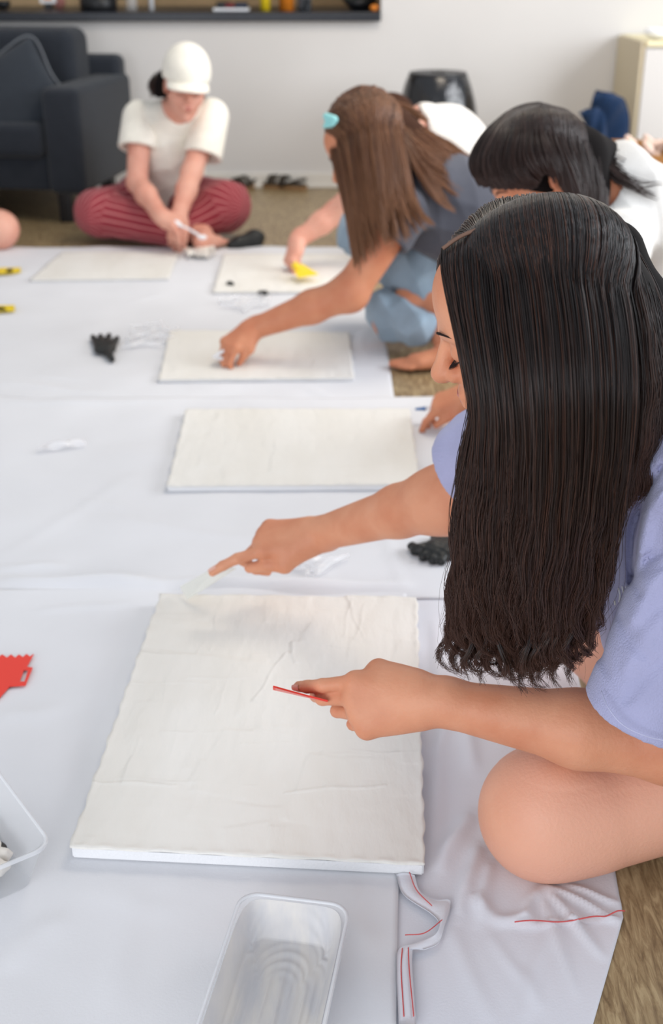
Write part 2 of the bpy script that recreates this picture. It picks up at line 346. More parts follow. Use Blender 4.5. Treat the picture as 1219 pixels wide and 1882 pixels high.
def nails(tips, parent, sc=1.0):
    for p, d, n in tips:
        d = unit(d); n = unit(n-d*np.dot(n, d)); s = np.cross(d, n); V = []; a = np.linspace(-.9, .9, 6)
        for t in np.linspace(-.011, .0045, 5):
            w = .0052*(1-.35*max(0, t/.006))*sc
            for q in a: V.append(p+d*t*sc+s*w*math.sin(q)*1.05+n*(.0058+.0028*math.cos(q))*sc)
        I = np.arange(30).reshape(5, 6); Fq = np.stack([I[:-1, :-1], I[1:, :-1], I[1:, 1:], I[:-1, 1:]], -1).reshape(-1, 4)
        nm('fingernail', np.array(V), Fq, M['nail'], parent)
def head(c, fwd, up, sc=1.0, closed=True):
    R = frame(fwd, up); L = lambda x, y, z: c+sc*(R[0]*x+R[1]*y+R[2]*z); P = []
    P += [El(L(0, -.015, .035), np.array([.075, .096, .086])*sc, R, .02), El(L(0, .035, -.03), np.array([.058, .058, .085])*sc, R, .03),
          El(L(0, .05, .045), np.array([.062, .042, .05])*sc, R, .02)]
    for q in (-1, 1):
        P += [Cp(L(q*.05, -.005, -.045), L(q*.012, .068, -.098), .02*sc, .017*sc, .02), Cp(L(q*.042, .055, -.022), L(q*.038, .06, -.03), .026*sc, k=.02),
              Cp(L(q*.012, .088, .024), L(q*.045, .074, .026), .009*sc, k=.012)]
    P += [Cp(L(0, .08, -.1), L(0, .08, -.1), .017*sc, k=.015), El(L(0, .08, -.055), np.array([.03, .024, .026])*sc, R, .015)]
    for q in (-1, 1): P.append(neg(El(L(q*.033, .105, .006), np.array([.018, .018, .012])*sc, R), .012))
    for q in (-1, 1): P.append(El(L(q*.032, .0785, .005), np.array([.0155, .0135, .0125])*sc, R, .004))
    P += [Cp(L(0, .09, .016), L(0, .114, -.02), .0075*sc, .0105*sc, .008), Cp(L(0, .112, -.022), L(0, .114, -.021), .0115*sc, k=.006)]
    for q in (-1, 1): P.append(Cp(L(q*.012, .1, -.026), L(q*.012, .1, -.026), .0085*sc, k=.006))
    P += [Cp(L(-.016, .1, -.051), L(.016, .1, -.051), .0055*sc, k=.006), Cp(L(-.014, .099, -.062), L(.014, .099, -.062), .0065*sc, k=.006),
          neg(Cp(L(-.02, .109, -.0565), L(.02, .109, -.0565), .0025*sc), .003)]
    for q in (-1, 1): P += [El(L(q*.079, -.012, -.002), np.array([.008, .021, .033])*sc, R, .008), neg(El(L(q*.086, -.008, .0), np.array([.006, .011, .02])*sc, R), .005)]
    return P, L, R
def face_parts(L, R, sc, parent, sides=(-1, 1), lashes=True):
    for q in sides:
        tube('eyebrow', [L(q*.014, .0975, .026), L(q*.032, .095, .033), L(q*.052, .08, .027)], [.0011*sc, .0017*sc, .0006*sc], M['lash'], parent, 14, 6)
        a = np.linspace(-1, 1, 15); P = []
        for t in a:
            b = L(q*.032+t*.014, .0915-.006*t*t, -.002-.002*(1-t*t)); e = b+sc*(R[1]*.009+R[2]*(-.005)+R[0]*(t*.003*q)); P.append(np.linspace(b, e, 4)+np.array([0, 0, 1])*0)
        P = np.array(P); V, Fq = tubes(P, np.tile(np.array([.0004, .00035, .0003, .0001])*sc, (len(P), 1)), 3); nm('eyelashes', V, Fq, M['lash'], parent)
        tube('eyelid_line', [L(q*.032+t*.0155, .0905-.006*t*t, -.001-.003*(1-t*t)) for t in (-1, -.5, 0, .5, 1)], .0006*sc, M['lash'], parent, 14, 5)
    V = []; n = 15; prof = [(-.001, .099), (.004, .105), (.0, .1068), (-.0045, .105), (-.006, .1035), (-.0085, .1065), (-.0135, .1045), (-.016, .099)]
    for t in np.linspace(-1, 1, n):
        w = 1-t*t
        for z, y in prof: V.append(L(t*.0235, .0975-.004*t*t+(y-.0975+.0012)*w**.7, -.0515+z*w**.6-.005*(1-w**.6)))
    I = np.arange(n*8).reshape(n, 8); Fq = np.stack([I[:-1, :-1], I[1:, :-1], I[1:, 1:], I[:-1, 1:]], -1).reshape(-1, 4); nm('lips', np.array(V), Fq, M['lip'], parent)
def foot(heel, toe, up, sc=1.0, side=1):
    f = unit(toe-heel); s = unit(np.cross(f, up)); u = np.cross(s, f); L = np.linalg.norm(toe-heel); P = [Cp(heel, heel+f*L*.3+u*.012, .03*sc, .028*sc, .02), Cp(heel+f*L*.15+u*.01, heel+f*L*.68, .03*sc, .02*sc, .03), Cp(heel+f*L*.3+s*.01*side, heel+f*L*.72+s*.022*side, .022*sc, .018*sc, .02), Cp(heel+f*L*.3-s*.01*side, heel+f*L*.66-s*.025*side, .02*sc, .015*sc, .02)]
    for i, (o, l, r) in enumerate(((.032, 1.0, .0115), (.012, .97, .009), (-.004, .93, .0085), (-.018, .88, .008), (-.03, .82, .0075))):
        a = heel+f*L*.68+s*o*.8*side-u*.004; b = heel+f*L*l*.99+s*o*side-u*.006; P.append(Cp(a, b, r*1.15*sc, r*sc, .004))
    return P

# ------------------------------------------------------------------ hair
def hair_sheet(guides, n, m=24, r=.00045, thick=.02, clumps=60, wave=.006, wfreq=5, curl=.0, jitter=.002, tipr=.35, seed=1, fray=.01, lenvar=.08, skull=None, inward=None, wstart=.3, cmix=.55, phr=1.2, taper=.35):
    g = np.random.default_rng(seed); G = np.array([crom(q, m) for q in guides]); k = len(G)
    u = g.random(n); NL = 3; lay1 = g.random(n); c0_ = np.floor(u*clumps); c = c0_*NL+np.floor(lay1*NL); CN = clumps*NL; off_ = .5+.5*(g.random(CN+1)-.5); cu = (c0_+off_[c.astype(int)])/clumps; layc = (np.floor(lay1*NL)+.2+.6*g.random(CN+1)[c.astype(int)])/NL
    def at(uu):
        x = uu*(k-1); i = np.clip(x.astype(int), 0, k-2); f = (x-i)[:, None, None]
        A = G[np.clip(i-1, 0, k-1)]; B = G[i]; C = G[i+1]; D = G[np.clip(i+2, 0, k-1)]
        return .5*(2*B+(C-A)*f+(2*A-5*B+4*C-D)*f*f+(-A+3*B-3*C+D)*f**3)
    P = at(u); Pc = at(cu); t = np.linspace(0, 1, m)[None, :, None]
    ml = np.clip((t-.35)/.4, 0, 1)*cmix; lay = lay1[:, None, None]*(1-ml)+layc[:, None, None]*ml; lay0 = lay1[:, None, None]
    if inward is None: inward = np.array([0, 1, -.2])
    mix = cmix*np.clip((t-.25)/.75, 0, 1)**1.2; P = P*(1-mix)+Pc*mix
    T = np.gradient(P, axis=1); T /= np.linalg.norm(T, axis=2, keepdims=True)+1e-9
    A = np.cross(T, unit(inward)); A /= np.linalg.norm(A, axis=2, keepdims=True)+1e-9; B = np.cross(T, A)
    P = P+unit(inward)*thick*lay*np.clip(t*4, .15, 1)
    ph = 3*np.sin(9*np.arange(CN+1)/CN+seed)+phr*g.standard_normal(CN+1); fr = wfreq*(1+.10*g.standard_normal(CN+1)); am = .5+.9*g.random(CN+1); ci = c.astype(int)
    ph2 = ph[ci][:, None, None]+.12*g.standard_normal(n)[:, None, None]; w = np.clip((t-wstart)/(1-wstart), 0, 1)**1.1
    arg = 2*PI*fr[ci][:, None, None]*t+ph2; am = am[ci][:, None, None]
    P = P+A*(wave*w*am*np.sin(arg))+B*(wave*w*am*np.cos(arg)*.8)
    if curl:
        e = np.clip((t-.75)/.25, 0, 1)**1.5; arg2 = 2*PI*(10.5*t)*(1+.2*(am-1))+1.7*ph2; P = P+A*curl*e*np.sin(arg2)+B*curl*e*np.cos(arg2)
    rnd = g.standard_normal((n, 1, 3)); rn2 = g.standard_normal((n, 1, 3)); P = P+rnd*jitter*(.25+.9*np.sin(PI*np.clip(t*1.05, 0, 1))+taper*t)+rn2*fray*np.clip(t-.5, 0, 1)**2
    if skull is not None:
        for sc_, sr_, sR_ in skull:
            q = ((P-sc_)@sR_.T)/sr_; d_ = np.linalg.norm(q, axis=2, keepdims=True); tgt = 1.02+.05*(1-lay0); k_ = np.where(d_ < tgt, tgt/np.maximum(d_, 1e-4), 1)
            P = sc_+((q*k_)*sr_)@sR_
    sh = 1-lenvar*(.75*g.random(CN+1)[ci][:, None]+.25*g.random(n)[:, None]); tt = np.linspace(0, 1, m)[None]*sh   # shorten
    x = tt*(m-1); i = np.clip(x.astype(int), 0, m-2); f = (x-i)[:, :, None]; P = np.take_along_axis(P, i[:, :, None], 1)*(1-f)+np.take_along_axis(P, (i+1)[:, :, None], 1)*f
    R = r*(.7+.6*g.random(n))[:, None]*(1-(1-tipr)*np.linspace(0, 1, m)[None]**3); R[:, 0] *= .5
    return P, R
def hair(name, sheets, m, parent, hull=None, h=.005, sides=3):
    Vs = []; Fs = []; o = 0
    al = []
    for P, R in sheets:
        V, Fq = tubes(P, R, sides); Vs.append(V); Fs.append(Fq+o); o += len(V); t_ = np.linspace(0, 1, P.shape[1])**2.5; al.append(np.broadcast_to(t_[None, :, None], (P.shape[0], P.shape[1], sides)).ravel())
    hu = None
    if hull is not None: V, Q = sdf_mesh(hull, h); hu = nm('hair_underlayer', V, Q, M['hair_brown_under'] if 'chestnut' in m.name else M['hair_under'], None)
    ob = nm(name, np.vstack(Vs), np.vstack(Fs), m, parent); at = ob.data.attributes.new('along', 'FLOAT', 'POINT'); at.data.foreach_set('value', np.concatenate(al).astype(np.float32))
    if hu: attach(hu, ob)
    return ob
def pxg(rows): return [[WD(*p) for p in r] for r in rows]
# ================================================================== SETTING
def plane_obj(name, lo, hi, m, parent=None): return boxo(name, lo, hi, m, parent, bev=0)
WYB = 6.27                                     # back wall plane
struct(boxo('floor', (-3.6, -1.6, -.08), (3.4, WYB+1.6, 0), M['floor'], bev=0))
OPX, LEDGE = .24, .833
struct(boxo('wall_back', (-3.6, WYB, 0), (3.4, WYB+.12, LEDGE-.04), M['wall'], bev=0))
struct(boxo('wall_back_pier', (OPX, WYB, LEDGE-.04), (3.4, WYB+.12, 2.6), M['wall'], bev=0))
struct(boxo('wall_back_head', (-3.6, WYB, 1.75), (OPX, WYB+.12, 2.6), M['wall'], bev=0))
struct(boxo('wall_right', (3.4, -1.6, 0), (3.5, WYB+.12, .5), M['wall'], bev=0))
struct(boxo('wall_left', (-3.7, -1.6, 0), (-3.6, WYB+1.6, 2.6), M['wall'], bev=0))
struct(boxo('wall_kitchen', (-3.6, WYB+1.45, 0), (3.4, WYB+1.55, 2.6), M['backsplash'], bev=0))
struct(boxo('wall_kitchen_side', (OPX+.02, WYB+.12, 0), (OPX+.12, WYB+1.45, 2.6), M['backsplash'], bev=0))
struct(boxo('ceiling_kitchen', (-3.6, WYB+.0, 2.6), (3.4, WYB+1.55, 2.66), M['wall'], bev=0))
bm = bmesh.new(); box(bm, (-1.0, WYB-.014, .002), (3.38, WYB-.001, .075), .003, 2); box(bm, (-1.0, WYB-.02, .002), (3.38, WYB-.013, .018), .002, 2)
struct(bo('baseboard_back', bm, M['trim']))
bm = bmesh.new(); box(bm, (-3.0, WYB-.045, LEDGE-.04), (OPX-.002, WYB+.7, LEDGE), .004, 2)
tag(bo('kitchen_counter', bm, M['counter']), 'dark stone counter running through the wall opening at the top', 'counter')

# ---- white sheets on the floor
CAN = []                                     # canvas footprints, to keep the cloth flat beneath
def canvas_quad(px): return [WZ(x, y, .02)[:2] for x, y in px]
C1 = canvas_quad([(132, 1565), (779, 1597), (765, 1107), (297, 1101)])
C2 = canvas_quad([(308, 893), (771, 890), (752, 752), (343, 752)])
C3 = canvas_quad([(292, 693), (650, 690), (641, 607), (313, 603)])
C4 = canvas_quad([(55, 510), (309, 507), (327, 460), (115, 459)])
C5 = canvas_quad([(392, 532), (668, 531), (650, 463), (412, 462)])
QUADS = [C1, C2, C3, C4, C5]
def inquad(x, y, q, pad=.03):
    d = np.full(x.shape, 1e9)
    for i in range(4):
        a = q[i]; b = q[(i+1) % 4]; e = b-a; nrm = np.array([-e[1], e[0]])/np.linalg.norm(e); d = np.minimum(d, (x-a[0])*nrm[0]+(y-a[1])*nrm[1])
    return np.clip((d+pad)/pad, 0, 1)
def sheet(name, xl, xr, y0, y1, z0, label, m, ridges, seed, step=.011, small=.0012, z_hem=True):
    g = np.random.default_rng(seed); ny = int((y1-y0)/step); Lx = 3.4; ys = np.linspace(0, 1, ny)
    Y = y0+(y1-y0)*ys; XR = np.array([xr(v) for v in Y]); XL = np.array([xl(v) for v in Y]); nx = int(np.mean(XR-XL)/step)
    s = np.linspace(0, 1, nx)[None]; X = XL[:, None]+(XR-XL)[:, None]*s; Yg = np.repeat(Y[:, None], nx, 1)
    Yg = Yg+.006*np.sin(X*9+seed)*(np.abs(ys-.5)*2)[:, None]**6
    Z = np.zeros_like(X)
    for (ax, ay, bx, by, amp, w) in ridges:
        dx, dy = bx-ax, by-ay; l2 = dx*dx+dy*dy; t = np.clip(((X-ax)*dx+(Yg-ay)*dy)/l2, 0, 1)
        d = np.hypot(X-ax-t*dx, Yg-ay-t*dy+.3*w*np.sin(t*7+ax*30)); Z += amp*np.exp(-(d/w)**2)*np.sin(PI*np.clip(t*.96+.02, 0, 1))**.5
    for i in range(26):
        a = g.random()*PI; kx, ky = math.cos(a), math.sin(a); fq = 8+26*g.random(); Z += small*.35*np.sin(fq*(kx*X+ky*Yg)+g.random()*7+1.5*np.sin(3*X+g.random()*6))
    mask = np.zeros_like(X)
    for q in QUADS: mask = np.maximum(mask, inquad(X, Yg, q))
    Z = np.maximum(Z, -.0008)*(1-mask)+.0
    top = np.stack([X, Yg, z0+Z+.0006], -1); N = nx*ny; V = np.vstack([top.reshape(-1, 3), (top-np.array([0, 0, .0016])).reshape(-1, 3)])
    I = np.arange(N).reshape(ny, nx); q = np.stack([I[:-1, :-1], I[:-1, 1:], I[1:, 1:], I[1:, :-1]], -1).reshape(-1, 4)
    Bq = q[:, ::-1]+N; ed = []
    for a, b in ((I[0, :-1], I[0, 1:]), (I[1:, 0], I[:-1, 0]), (I[-1, 1:], I[-1, :-1]), (I[:-1, -1], I[1:, -1])): ed.append(np.stack([a+N, b+N, b, a], 1))
    return tag(nm(name, V, np.vstack([q, Bq]+ed), m), label, 'sheet')
g = lambda x, y: WZ(x, y, 0)[:2]
def rid(pts, amp, w): return [(*g(*pts[i]), *g(*pts[i+1]), amp, w) for i in range(len(pts)-1)]
r_far = rid([(0, 705), (200, 725)], .006, .02)+rid([(60, 690), (160, 700)], .004, .012)+rid([(650, 560), (720, 600)], .008, .02)+rid([(560, 715), (640, 740)], .006, .015)+rid([(650, 640), (730, 560)], .006, .02)+rid([(330, 710), (700, 712)], .003, .01)+rid([(230, 560), (310, 540)], .004, .012)
sheet('cotton_sheet', lambda y: -2.1, lambda y: .17 if y < 3.5 else .17-.05*(y-3.5), 3.03, 4.9, .0018, 'white cotton sheet farthest from camera, its edge before the striped trousers', M['sheet'], r_far, 3)
r_mid = rid([(0, 1074), (300, 1080), (740, 1084)], .022, .020)+rid([(0, 1050), (120, 1046)], .008, .012)+rid([(0, 1030), (260, 870)], .003, .02)+rid([(520, 1040), (600, 1060)], .006, .015)+rid([(200, 960), (560, 1010)], .003, .02)+rid([(700, 960), (742, 1090)], .004, .008)+rid([(60, 900), (280, 950)], .003, .02)+rid([(0, 745), (330, 742)], .006, .015)+rid([(800, 800), (860, 850)], .005, .012)
sheet('cotton_sheet', lambda y: -2.0, lambda y: .43+.02*math.sin(y*9), 1.95, 3.07, .0042, 'white cotton sheet in the middle, under the second canvas and the black crumpled glove', M['sheet'], r_mid, 5)
r_near = rid([(0, 1330), (110, 1310)], .004, .02)+rid([(60, 1130), (250, 1115)], .004, .012)+rid([(0, 1790), (120, 1690)], .005, .02)+rid([(560, 1660), (700, 1760)], .003, .02)+rid([(640, 1620), (690, 1870)], .003, .015)+rid([(150, 1650), (340, 1680)], .002, .02)+rid([(200, 1870), (250, 1640)], .003, .02)
r_bot = rid([(870, 1648), (900, 1690), (990, 1700)], .007, .010)+rid([(1005, 1632), (1140, 1700)], .009, .006)+rid([(1000, 1634), (1105, 1760)], .010, .0065)+rid([(990, 1636), (1060, 1835)], .007, .007)+rid([(985, 1640), (960, 1700)], .010, .008)+rid([(1040, 1632), (1142, 1668)], .008, .006)+rid([(960, 1706), (1140, 1692)], .004, .004)
r_bot += rid([(800, 1400), (786, 1610)], .009, .014)+rid([(864, 1500), (800, 1612)], .014, .013)+rid([(880, 1560), (840, 1690)], .012, .010)+rid([(900, 1590), (880, 1700)], .008, .008)+rid([(820, 1690), (900, 1880)], .004, .012)+rid([(900, 1720), (1000, 1860)], .004, .01)+rid([(1000, 1720), (960, 1880)], .004, .01)+rid([(800, 1150), (820, 1350)], .006, .015)+rid([(850, 1300), (870, 1420)], .008, .013)+rid([(830, 1300), (800, 1400)], .006, .01)
def xr_bot(y):
    return float(np.interp(y, [.55, .98, 1.143, 1.21, 1.5, 1.98], [.13, .296, .366, .372, .40, .43]))
sheet('cotton_sheet', lambda y: .02, xr_bot, .55, 1.96, .0028, 'thin crumpled white sheet under the bare knee with red stitched corner', M['sheet2'], r_bot, 8, step=.0045, small=.0009)
def xr_near(y): return float(np.interp(y, [.5, .98, 1.14, 1.99], [.055, .073, .083, .142]))
sheet('cotton_sheet', lambda y: -1.5, xr_near, .5, 1.99, .0072, 'white cotton sheet under the nearest canvas and the plastic tubs', M['sheet'], r_near, 11, step=.008)
# folded hem corner and red stitching
def strip(name, L_, R_, zf, m, parent=None, n=60, t=.0016):
    A = crom([WZ(x, y, 0) for x, y in L_], n); B = crom([WZ(x, y, 0) for x, y in R_], n); V = []; k = 7
    for i in range(n):
        for j in range(k):
            f = j/(k-1); p = A[i]*(1-f)+B[i]*f; V.append([p[0], p[1], zf(i/(n-1), f)])
    V = np.array(V); N = len(V); I = np.arange(N).reshape(n, k); q = np.stack([I[:-1, :-1], I[:-1, 1:], I[1:, 1:], I[1:, :-1]], -1).reshape(-1, 4)
    V2 = np.vstack([V, V-np.array([0, 0, t])]); ed = []
    for a, b in ((I[0, :-1], I[0, 1:]), (I[1:, 0], I[:-1, 0]), (I[-1, 1:], I[-1, :-1]), (I[:-1, -1], I[1:, -1])): ed.append(np.stack([a+N, b+N, b, a], 1))
    return nm(name, V2, np.vstack([q[:, ::-1], q+N]+ed), m, parent)
hm = thing('folded_hem', 'twisted stitched hem fold lying below the right corner of the nearest canvas', 'sheet hem', WZ(780, 1700))
strip('hem_band', [(728, 1618), (742, 1655), (790, 1690), (806, 1715), (800, 1735), (765, 1745), (733, 1757), (729, 1800), (733, 1900)], [(762, 1620), (772, 1650), (800, 1665), (828, 1670), (815, 1722), (805, 1745), (780, 1756), (758, 1762), (765, 1900)],
      lambda t, f: .0105+.007*math.exp(-((t-.42)/.13)**2)*(1.2-f)+.003*math.sin(f*PI), M['sheet2'], hm)
def stitch(name, pts, z, parent, r=.0007):
    P = [WZ(x, y, 0) for x, y in pts]; P = crom(P, 70)
    for i, p in enumerate(P): p[2] = z(i/69) if callable(z) else z
    return tube(name, P, r, M['red_thread'], parent, 90, 5)
stitch('red_stitching', [(752, 1622), (765, 1655), (793, 1684)], .0175, hm)
stitch('red_stitching', [(744, 1740), (780, 1736), (812, 1712)], .019, hm)
stitch('red_stitching', [(739, 1758), (737, 1800), (742, 1884)], .0135, hm)
stitch('red_stitching', [(750, 1757), (752, 1800), (760, 1884)], .0138, hm)
st = tag(stitch('red_hem_seam', [(945, 1708), (1020, 1706), (1090, 1700), (1120, 1693), (1147, 1687)], lambda t: .012+.002*math.sin(t*16), None, .0009), 'red stitched seam across the thin sheet corner below the knee', 'seam')

# ---- canvases
def canvas(name, Q, label, seed, nx, ny, t=.019, z0=.0085, npatch=60, amp=.0024, side='cream'):
    g_ = np.random.default_rng(seed); c = sum(Q)/4; root = thing(name, label, 'canvas', (c[0], c[1], z0), 'plastered canvases on the sheets' if False else None)
    a, b, d, e = Q  # bl br tr tl
    # stretched frame
    bm = bmesh.new(); vb = [bm.verts.new((*p, z0)) for p in Q]; vt = [bm.verts.new((*p, z0+t)) for p in Q]
    bm.faces.new(vb[::-1]); bm.faces.new(vt)
    for i in range(4): bm.faces.new((vb[i], vb[(i+1) % 4], vt[(i+1) % 4], vt[i]))
    bmesh.ops.bevel(bm, geom=list(bm.edges), offset=.002, segments=2, affect='EDGES'); bo('stretched_canvas', bm, M['canvas_side'], root, False)
    u = np.linspace(0, 1, nx)[None]; v = np.linspace(0, 1, ny)[:, None]; W = np.linalg.norm(b-a); Hh = np.linalg.norm(e-a)
    X = u*W+0*v; Y = v*Hh+0*u; Z = np.zeros_like(X)
    for i in range(npatch):
        ang = g_.choice([0, PI/2])+g_.normal()*.12; cx, cy = g_.random()*W, g_.random()*Hh; l, w_ = .05+.16*g_.random(), .03+.07*g_.random()
        dx = (X-cx)*math.cos(ang)+(Y-cy)*math.sin(ang); dy = -(X-cx)*math.sin(ang)+(Y-cy)*math.cos(ang); dy = dy+.002*np.sin(dx*60+i)
        mk = 1/(1+np.exp(-(l/2-np.abs(dx))/.0012))/(1+np.exp(-(w_/2-np.abs(dy))/.0012)); hgt = amp*(.2+g_.random()*.8)*(.5+.5*dy/w_)
        Z = Z*(1-mk*.8)+mk*(hgt+.3*Z)
        rg = np.exp(-((dy-w_/2)/.0016)**2)*(np.abs(dx) < l/2)*amp*.9*g_.random(); Z += rg*(g_.random() > .45)
    edge = np.minimum(np.minimum(X, W-X), np.minimum(Y, Hh-Y)); lip = np.exp(-(edge/.006)**2)*.0012*(1+.8*np.sin(X*170)*np.sin(Y*150+1)+.5*np.sin(Y*61)); Z = Z+lip
    push = (.0018+.0012*np.sin(X*90+Y*140)+.001*np.sin(Y*57+X*33))
    P = (a[None, None]*(1-u[..., None])+b[None, None]*u[..., None])*(1-v[..., None])+(e[None, None]*(1-u[..., None])+d[None, None]*u[..., None])*v[..., None]
    du = unit(b-a); dv = unit(e-a); P = P+du*((u[..., None] == 1)*push[..., None]-(u[..., None] == 0)*push[..., None])+dv*((v[..., None] == 1)*push[..., None]-(v[..., None] == 0)*push[..., None]*.6)
    top = np.concatenate([P, (z0+t+.0012+Z)[..., None]], -1); N = nx*ny; low = top.copy(); low[..., 2] = z0+t-.0008
    I = np.arange(N).reshape(ny, nx); q = np.stack([I[:-1, :-1], I[:-1, 1:], I[1:, 1:], I[1:, :-1]], -1).reshape(-1, 4); ed = []
    for s_, f_ in ((I[0, :-1], I[0, 1:]), (I[1:, 0], I[:-1, 0]), (I[-1, 1:], I[-1, :-1]), (I[:-1, -1], I[1:, -1])): ed.append(np.stack([s_+N, f_+N, f_, s_], 1))
    nm('plaster_layer', np.vstack([top.reshape(-1, 3), low.reshape(-1, 3)]), np.vstack([q]+ed), M['plaster'], root); return root
canvas('canvas', C1, 'largest nearest canvas thick with cream plaster, under the hand with the red scraper', 1, 200, 280, npatch=90)
canvas('canvas', C2, 'cream plastered canvas second from camera, left of the long black hair', 2, 130, 120, npatch=60, t=.013, z0=.0055)
canvas('canvas', C3, 'plastered canvas under the outstretched arm of the person in grey', 3, 90, 80, npatch=40, t=.008, z0=.0032)
canvas('canvas', C4, 'white canvas in front of the striped trousers, farthest left', 4, 70, 60, npatch=30, t=.006, z0=.0032)
canvas('canvas', C5, 'plastered canvas under the hand with the yellow scraper', 5, 70, 60, npatch=30, t=.006, z0=.0032)

# ================================================================== small things on the sheets
def surf(x, y): return .0088
def scraper(name, label, mtx, m, w=.11, t=.0018, ring=True, teeth=8, parent=None):
    """notched plastic scraper: toothed edge, body narrowing to a looped grip"""
    P = []
    for i in range(teeth):
        x = -w/2+w*i/teeth; P += [(x, .0), (x+w/teeth*.5, -.006)]
    P += [(w/2, .0), (w*.33, -.022)]
    body_ = [(-w/2, 0)]
    root = thing(name, label, 'scraper', mtx.translation)
    return root, P
# red notched scraper at left edge, partly outside the frame
sc = thing('notched_scraper', 'red plastic notched scraper with looped ear at the left edge of the photo', 'scraper', WZ(10, 1235))
pts = [(62, 1202), (55, 1207), (49, 1202), (42, 1208), (35, 1203), (28, 1209), (20, 1203), (13, 1209), (4, 1203), (-4, 1209), (-12, 1203), (-20, 1209), (-28, 1203), (-36, 1209), (-44, 1203), (-52, 1209), (-60, 1203), (-50, 1226), (-44, 1262), (-24, 1262), (-14, 1288), (-6, 1288), (18, 1261), (47, 1259), (60, 1227), (49, 1226)]
hole = [(44, 1231), (52, 1231), (45, 1253), (36, 1253)]
Q_ = [WZ(x, y, .012)[:2]-np.array(sc.location)[:2] for x, y in pts]; H_ = [WZ(x, y, .012)[:2]-np.array(sc.location)[:2] for x, y in hole]
slab('scraper_blade', Q_, .0022, M['red_plastic'], sc, Matrix.Translation((sc.location.x, sc.location.y, .0105)), holes=[H_])
# plastic tubs
def rrect(w, l, r, n=6):
    P = []
    for cx, cy, a0 in ((w/2-r, l/2-r, 0), (-w/2+r, l/2-r, 90), (-w/2+r, -l/2+r, 180), (w/2-r, -l/2+r, 270)):
        for i in range(n+1): a = math.radians(a0+90*i/n); P.append((cx+r*math.cos(a), cy+r*math.sin(a)))
    return P
def tub(name, label, loc, rz, w, l, hgt, m, fill=None):
    root = thing(name, label, 'tub', loc)
    Mx = Matrix.Translation(Vector(loc)) @ Matrix.Rotation(rz, 4, 'Z')
    def loft(nmn, secs, m_, cap0=False, cap1=False):
        bm = bmesh.new(); rings = []
        for (ww, ll, r, z) in secs: rings.append([bm.verts.new((x, y, z)) for x, y in rrect(ww, ll, r)])
        for a, b in zip(rings, rings[1:]):
            for i in range(len(a)): bm.faces.new((a[i], a[(i+1) % len(a)], b[(i+1) % len(a)], b[i]))
        if cap0: bm.faces.new(rings[0][::-1])
        if cap1: bm.faces.new(rings[-1])
        bmesh.ops.recalc_face_normals(bm, faces=bm.faces); bm.transform(Mx); return bo(nmn, bm, m_, root, True)
    k = .82; r = .022; t = .0014
    loft('tub_wall', [(w*k, l*k, r, 0), (w, l, r*1.15, hgt), (w+.006, l+.006, r*1.2, hgt), (w+.006, l+.006, r*1.2, hgt-.003), (w+.002, l+.002, r*1.2, hgt-.003)][:5], m, cap0=True)
    loft('tub_rim', [(w-.002, l-.002, r, hgt-.001), (w-.001, l-.001, r*1.15, hgt+.0014), (w+.007, l+.007, r*1.2, hgt+.0014), (w+.007, l+.007, r*1.2, hgt-.003)], M['milky'])
    return root, Mx, (w*k, l*k)
def blob(name, pts, m, parent, h=.003, disp=None): return body(name, pts, h, m, parent, disp)
p = WZ(498, 1810, .03); t1, Mx, (bw, bl) = tub('plastic_tub', 'clear rectangular tub smeared with cream plaster, bottom centre of the photo', (p[0], p[1]-.035, .0095), -.17, .132, .30, .042, M['clear'])
# plaster smears inside the tub: a streaky skin over the floor and the walls
g_ = np.random.default_rng(5); nu, nv = 90, 150; U, Vv = np.meshgrid(np.linspace(-1, 1, nu), np.linspace(-1, 1, nv)); st_n = np.zeros_like(U)
for i in range(26):
    fx = 6+44*g_.random(); st_n += g_.random()*np.sin(fx*U+(.8+2*g_.random())*np.sin(2.2*Vv+g_.random()*6)+g_.random()*7)/(1+fx*.03)
arc = np.hypot(U*.9, (Vv-.2)*1.25); st_f = sum(g_.random()*np.sin((22+9*i)*arc+g_.random()*6+1.2*np.sin(3*U+i)) for i in range(5))
bl_ = 1/(1+np.exp(-(Vv-.42)*14)); N_ = st_n/5*(1-bl_)+st_f/3*bl_; N_ = N_-N_.min(); N_ /= N_.max()
ed_ = np.maximum(np.abs(U), np.abs(Vv)); pn = (np.abs(U)**7+np.abs(Vv)**7)**(1/7)+1e-6; cs = ed_/pn; fl = np.clip(ed_/.76, 0, 1); wl = np.clip((ed_-.76)/.24, 0, 1); dU, dV = U/np.maximum(ed_, 1e-6)*cs, Vv/np.maximum(ed_, 1e-6)*cs
hx = fl*(bw/2-.003)+wl*(.132/2-bw/2+.0005); hy = fl*(bl/2-.003)+wl*(.30/2-bl/2+.0005); X_ = dU*hx; Y_ = dV*hy; Z_ = .0022+.0034*N_**1.5*(1-wl)+wl*.037
Pt = np.stack([X_, Y_, Z_], -1).reshape(-1, 3); Mn = np.array(Mx); Pt = Pt@Mn[:3, :3].T+Mn[:3, 3]
I = np.arange(nu*nv).reshape(nv, nu); q = np.stack([I[:-1, :-1], I[:-1, 1:], I[1:, 1:], I[1:, :-1]], -1).reshape(-1, 4); nm('plaster_residue', Pt, q, mat('streaky plaster', rgb(230, 226, 220), .4, .5, vcol=rgb(210, 210, 213), vscale=16, stretch=(3, .8, 1), alpha=.7), t1)
tc_ = WZ(-52, 1540, .06); t2, Mx2, _ = tub('plastic_tub', 'deep clear tub holding black and cream paint, at the left edge', (tc_[0]-.042, tc_[1]+.008, .0095), .62, .20, .25, .07, M['clear'])
Pm = []; 
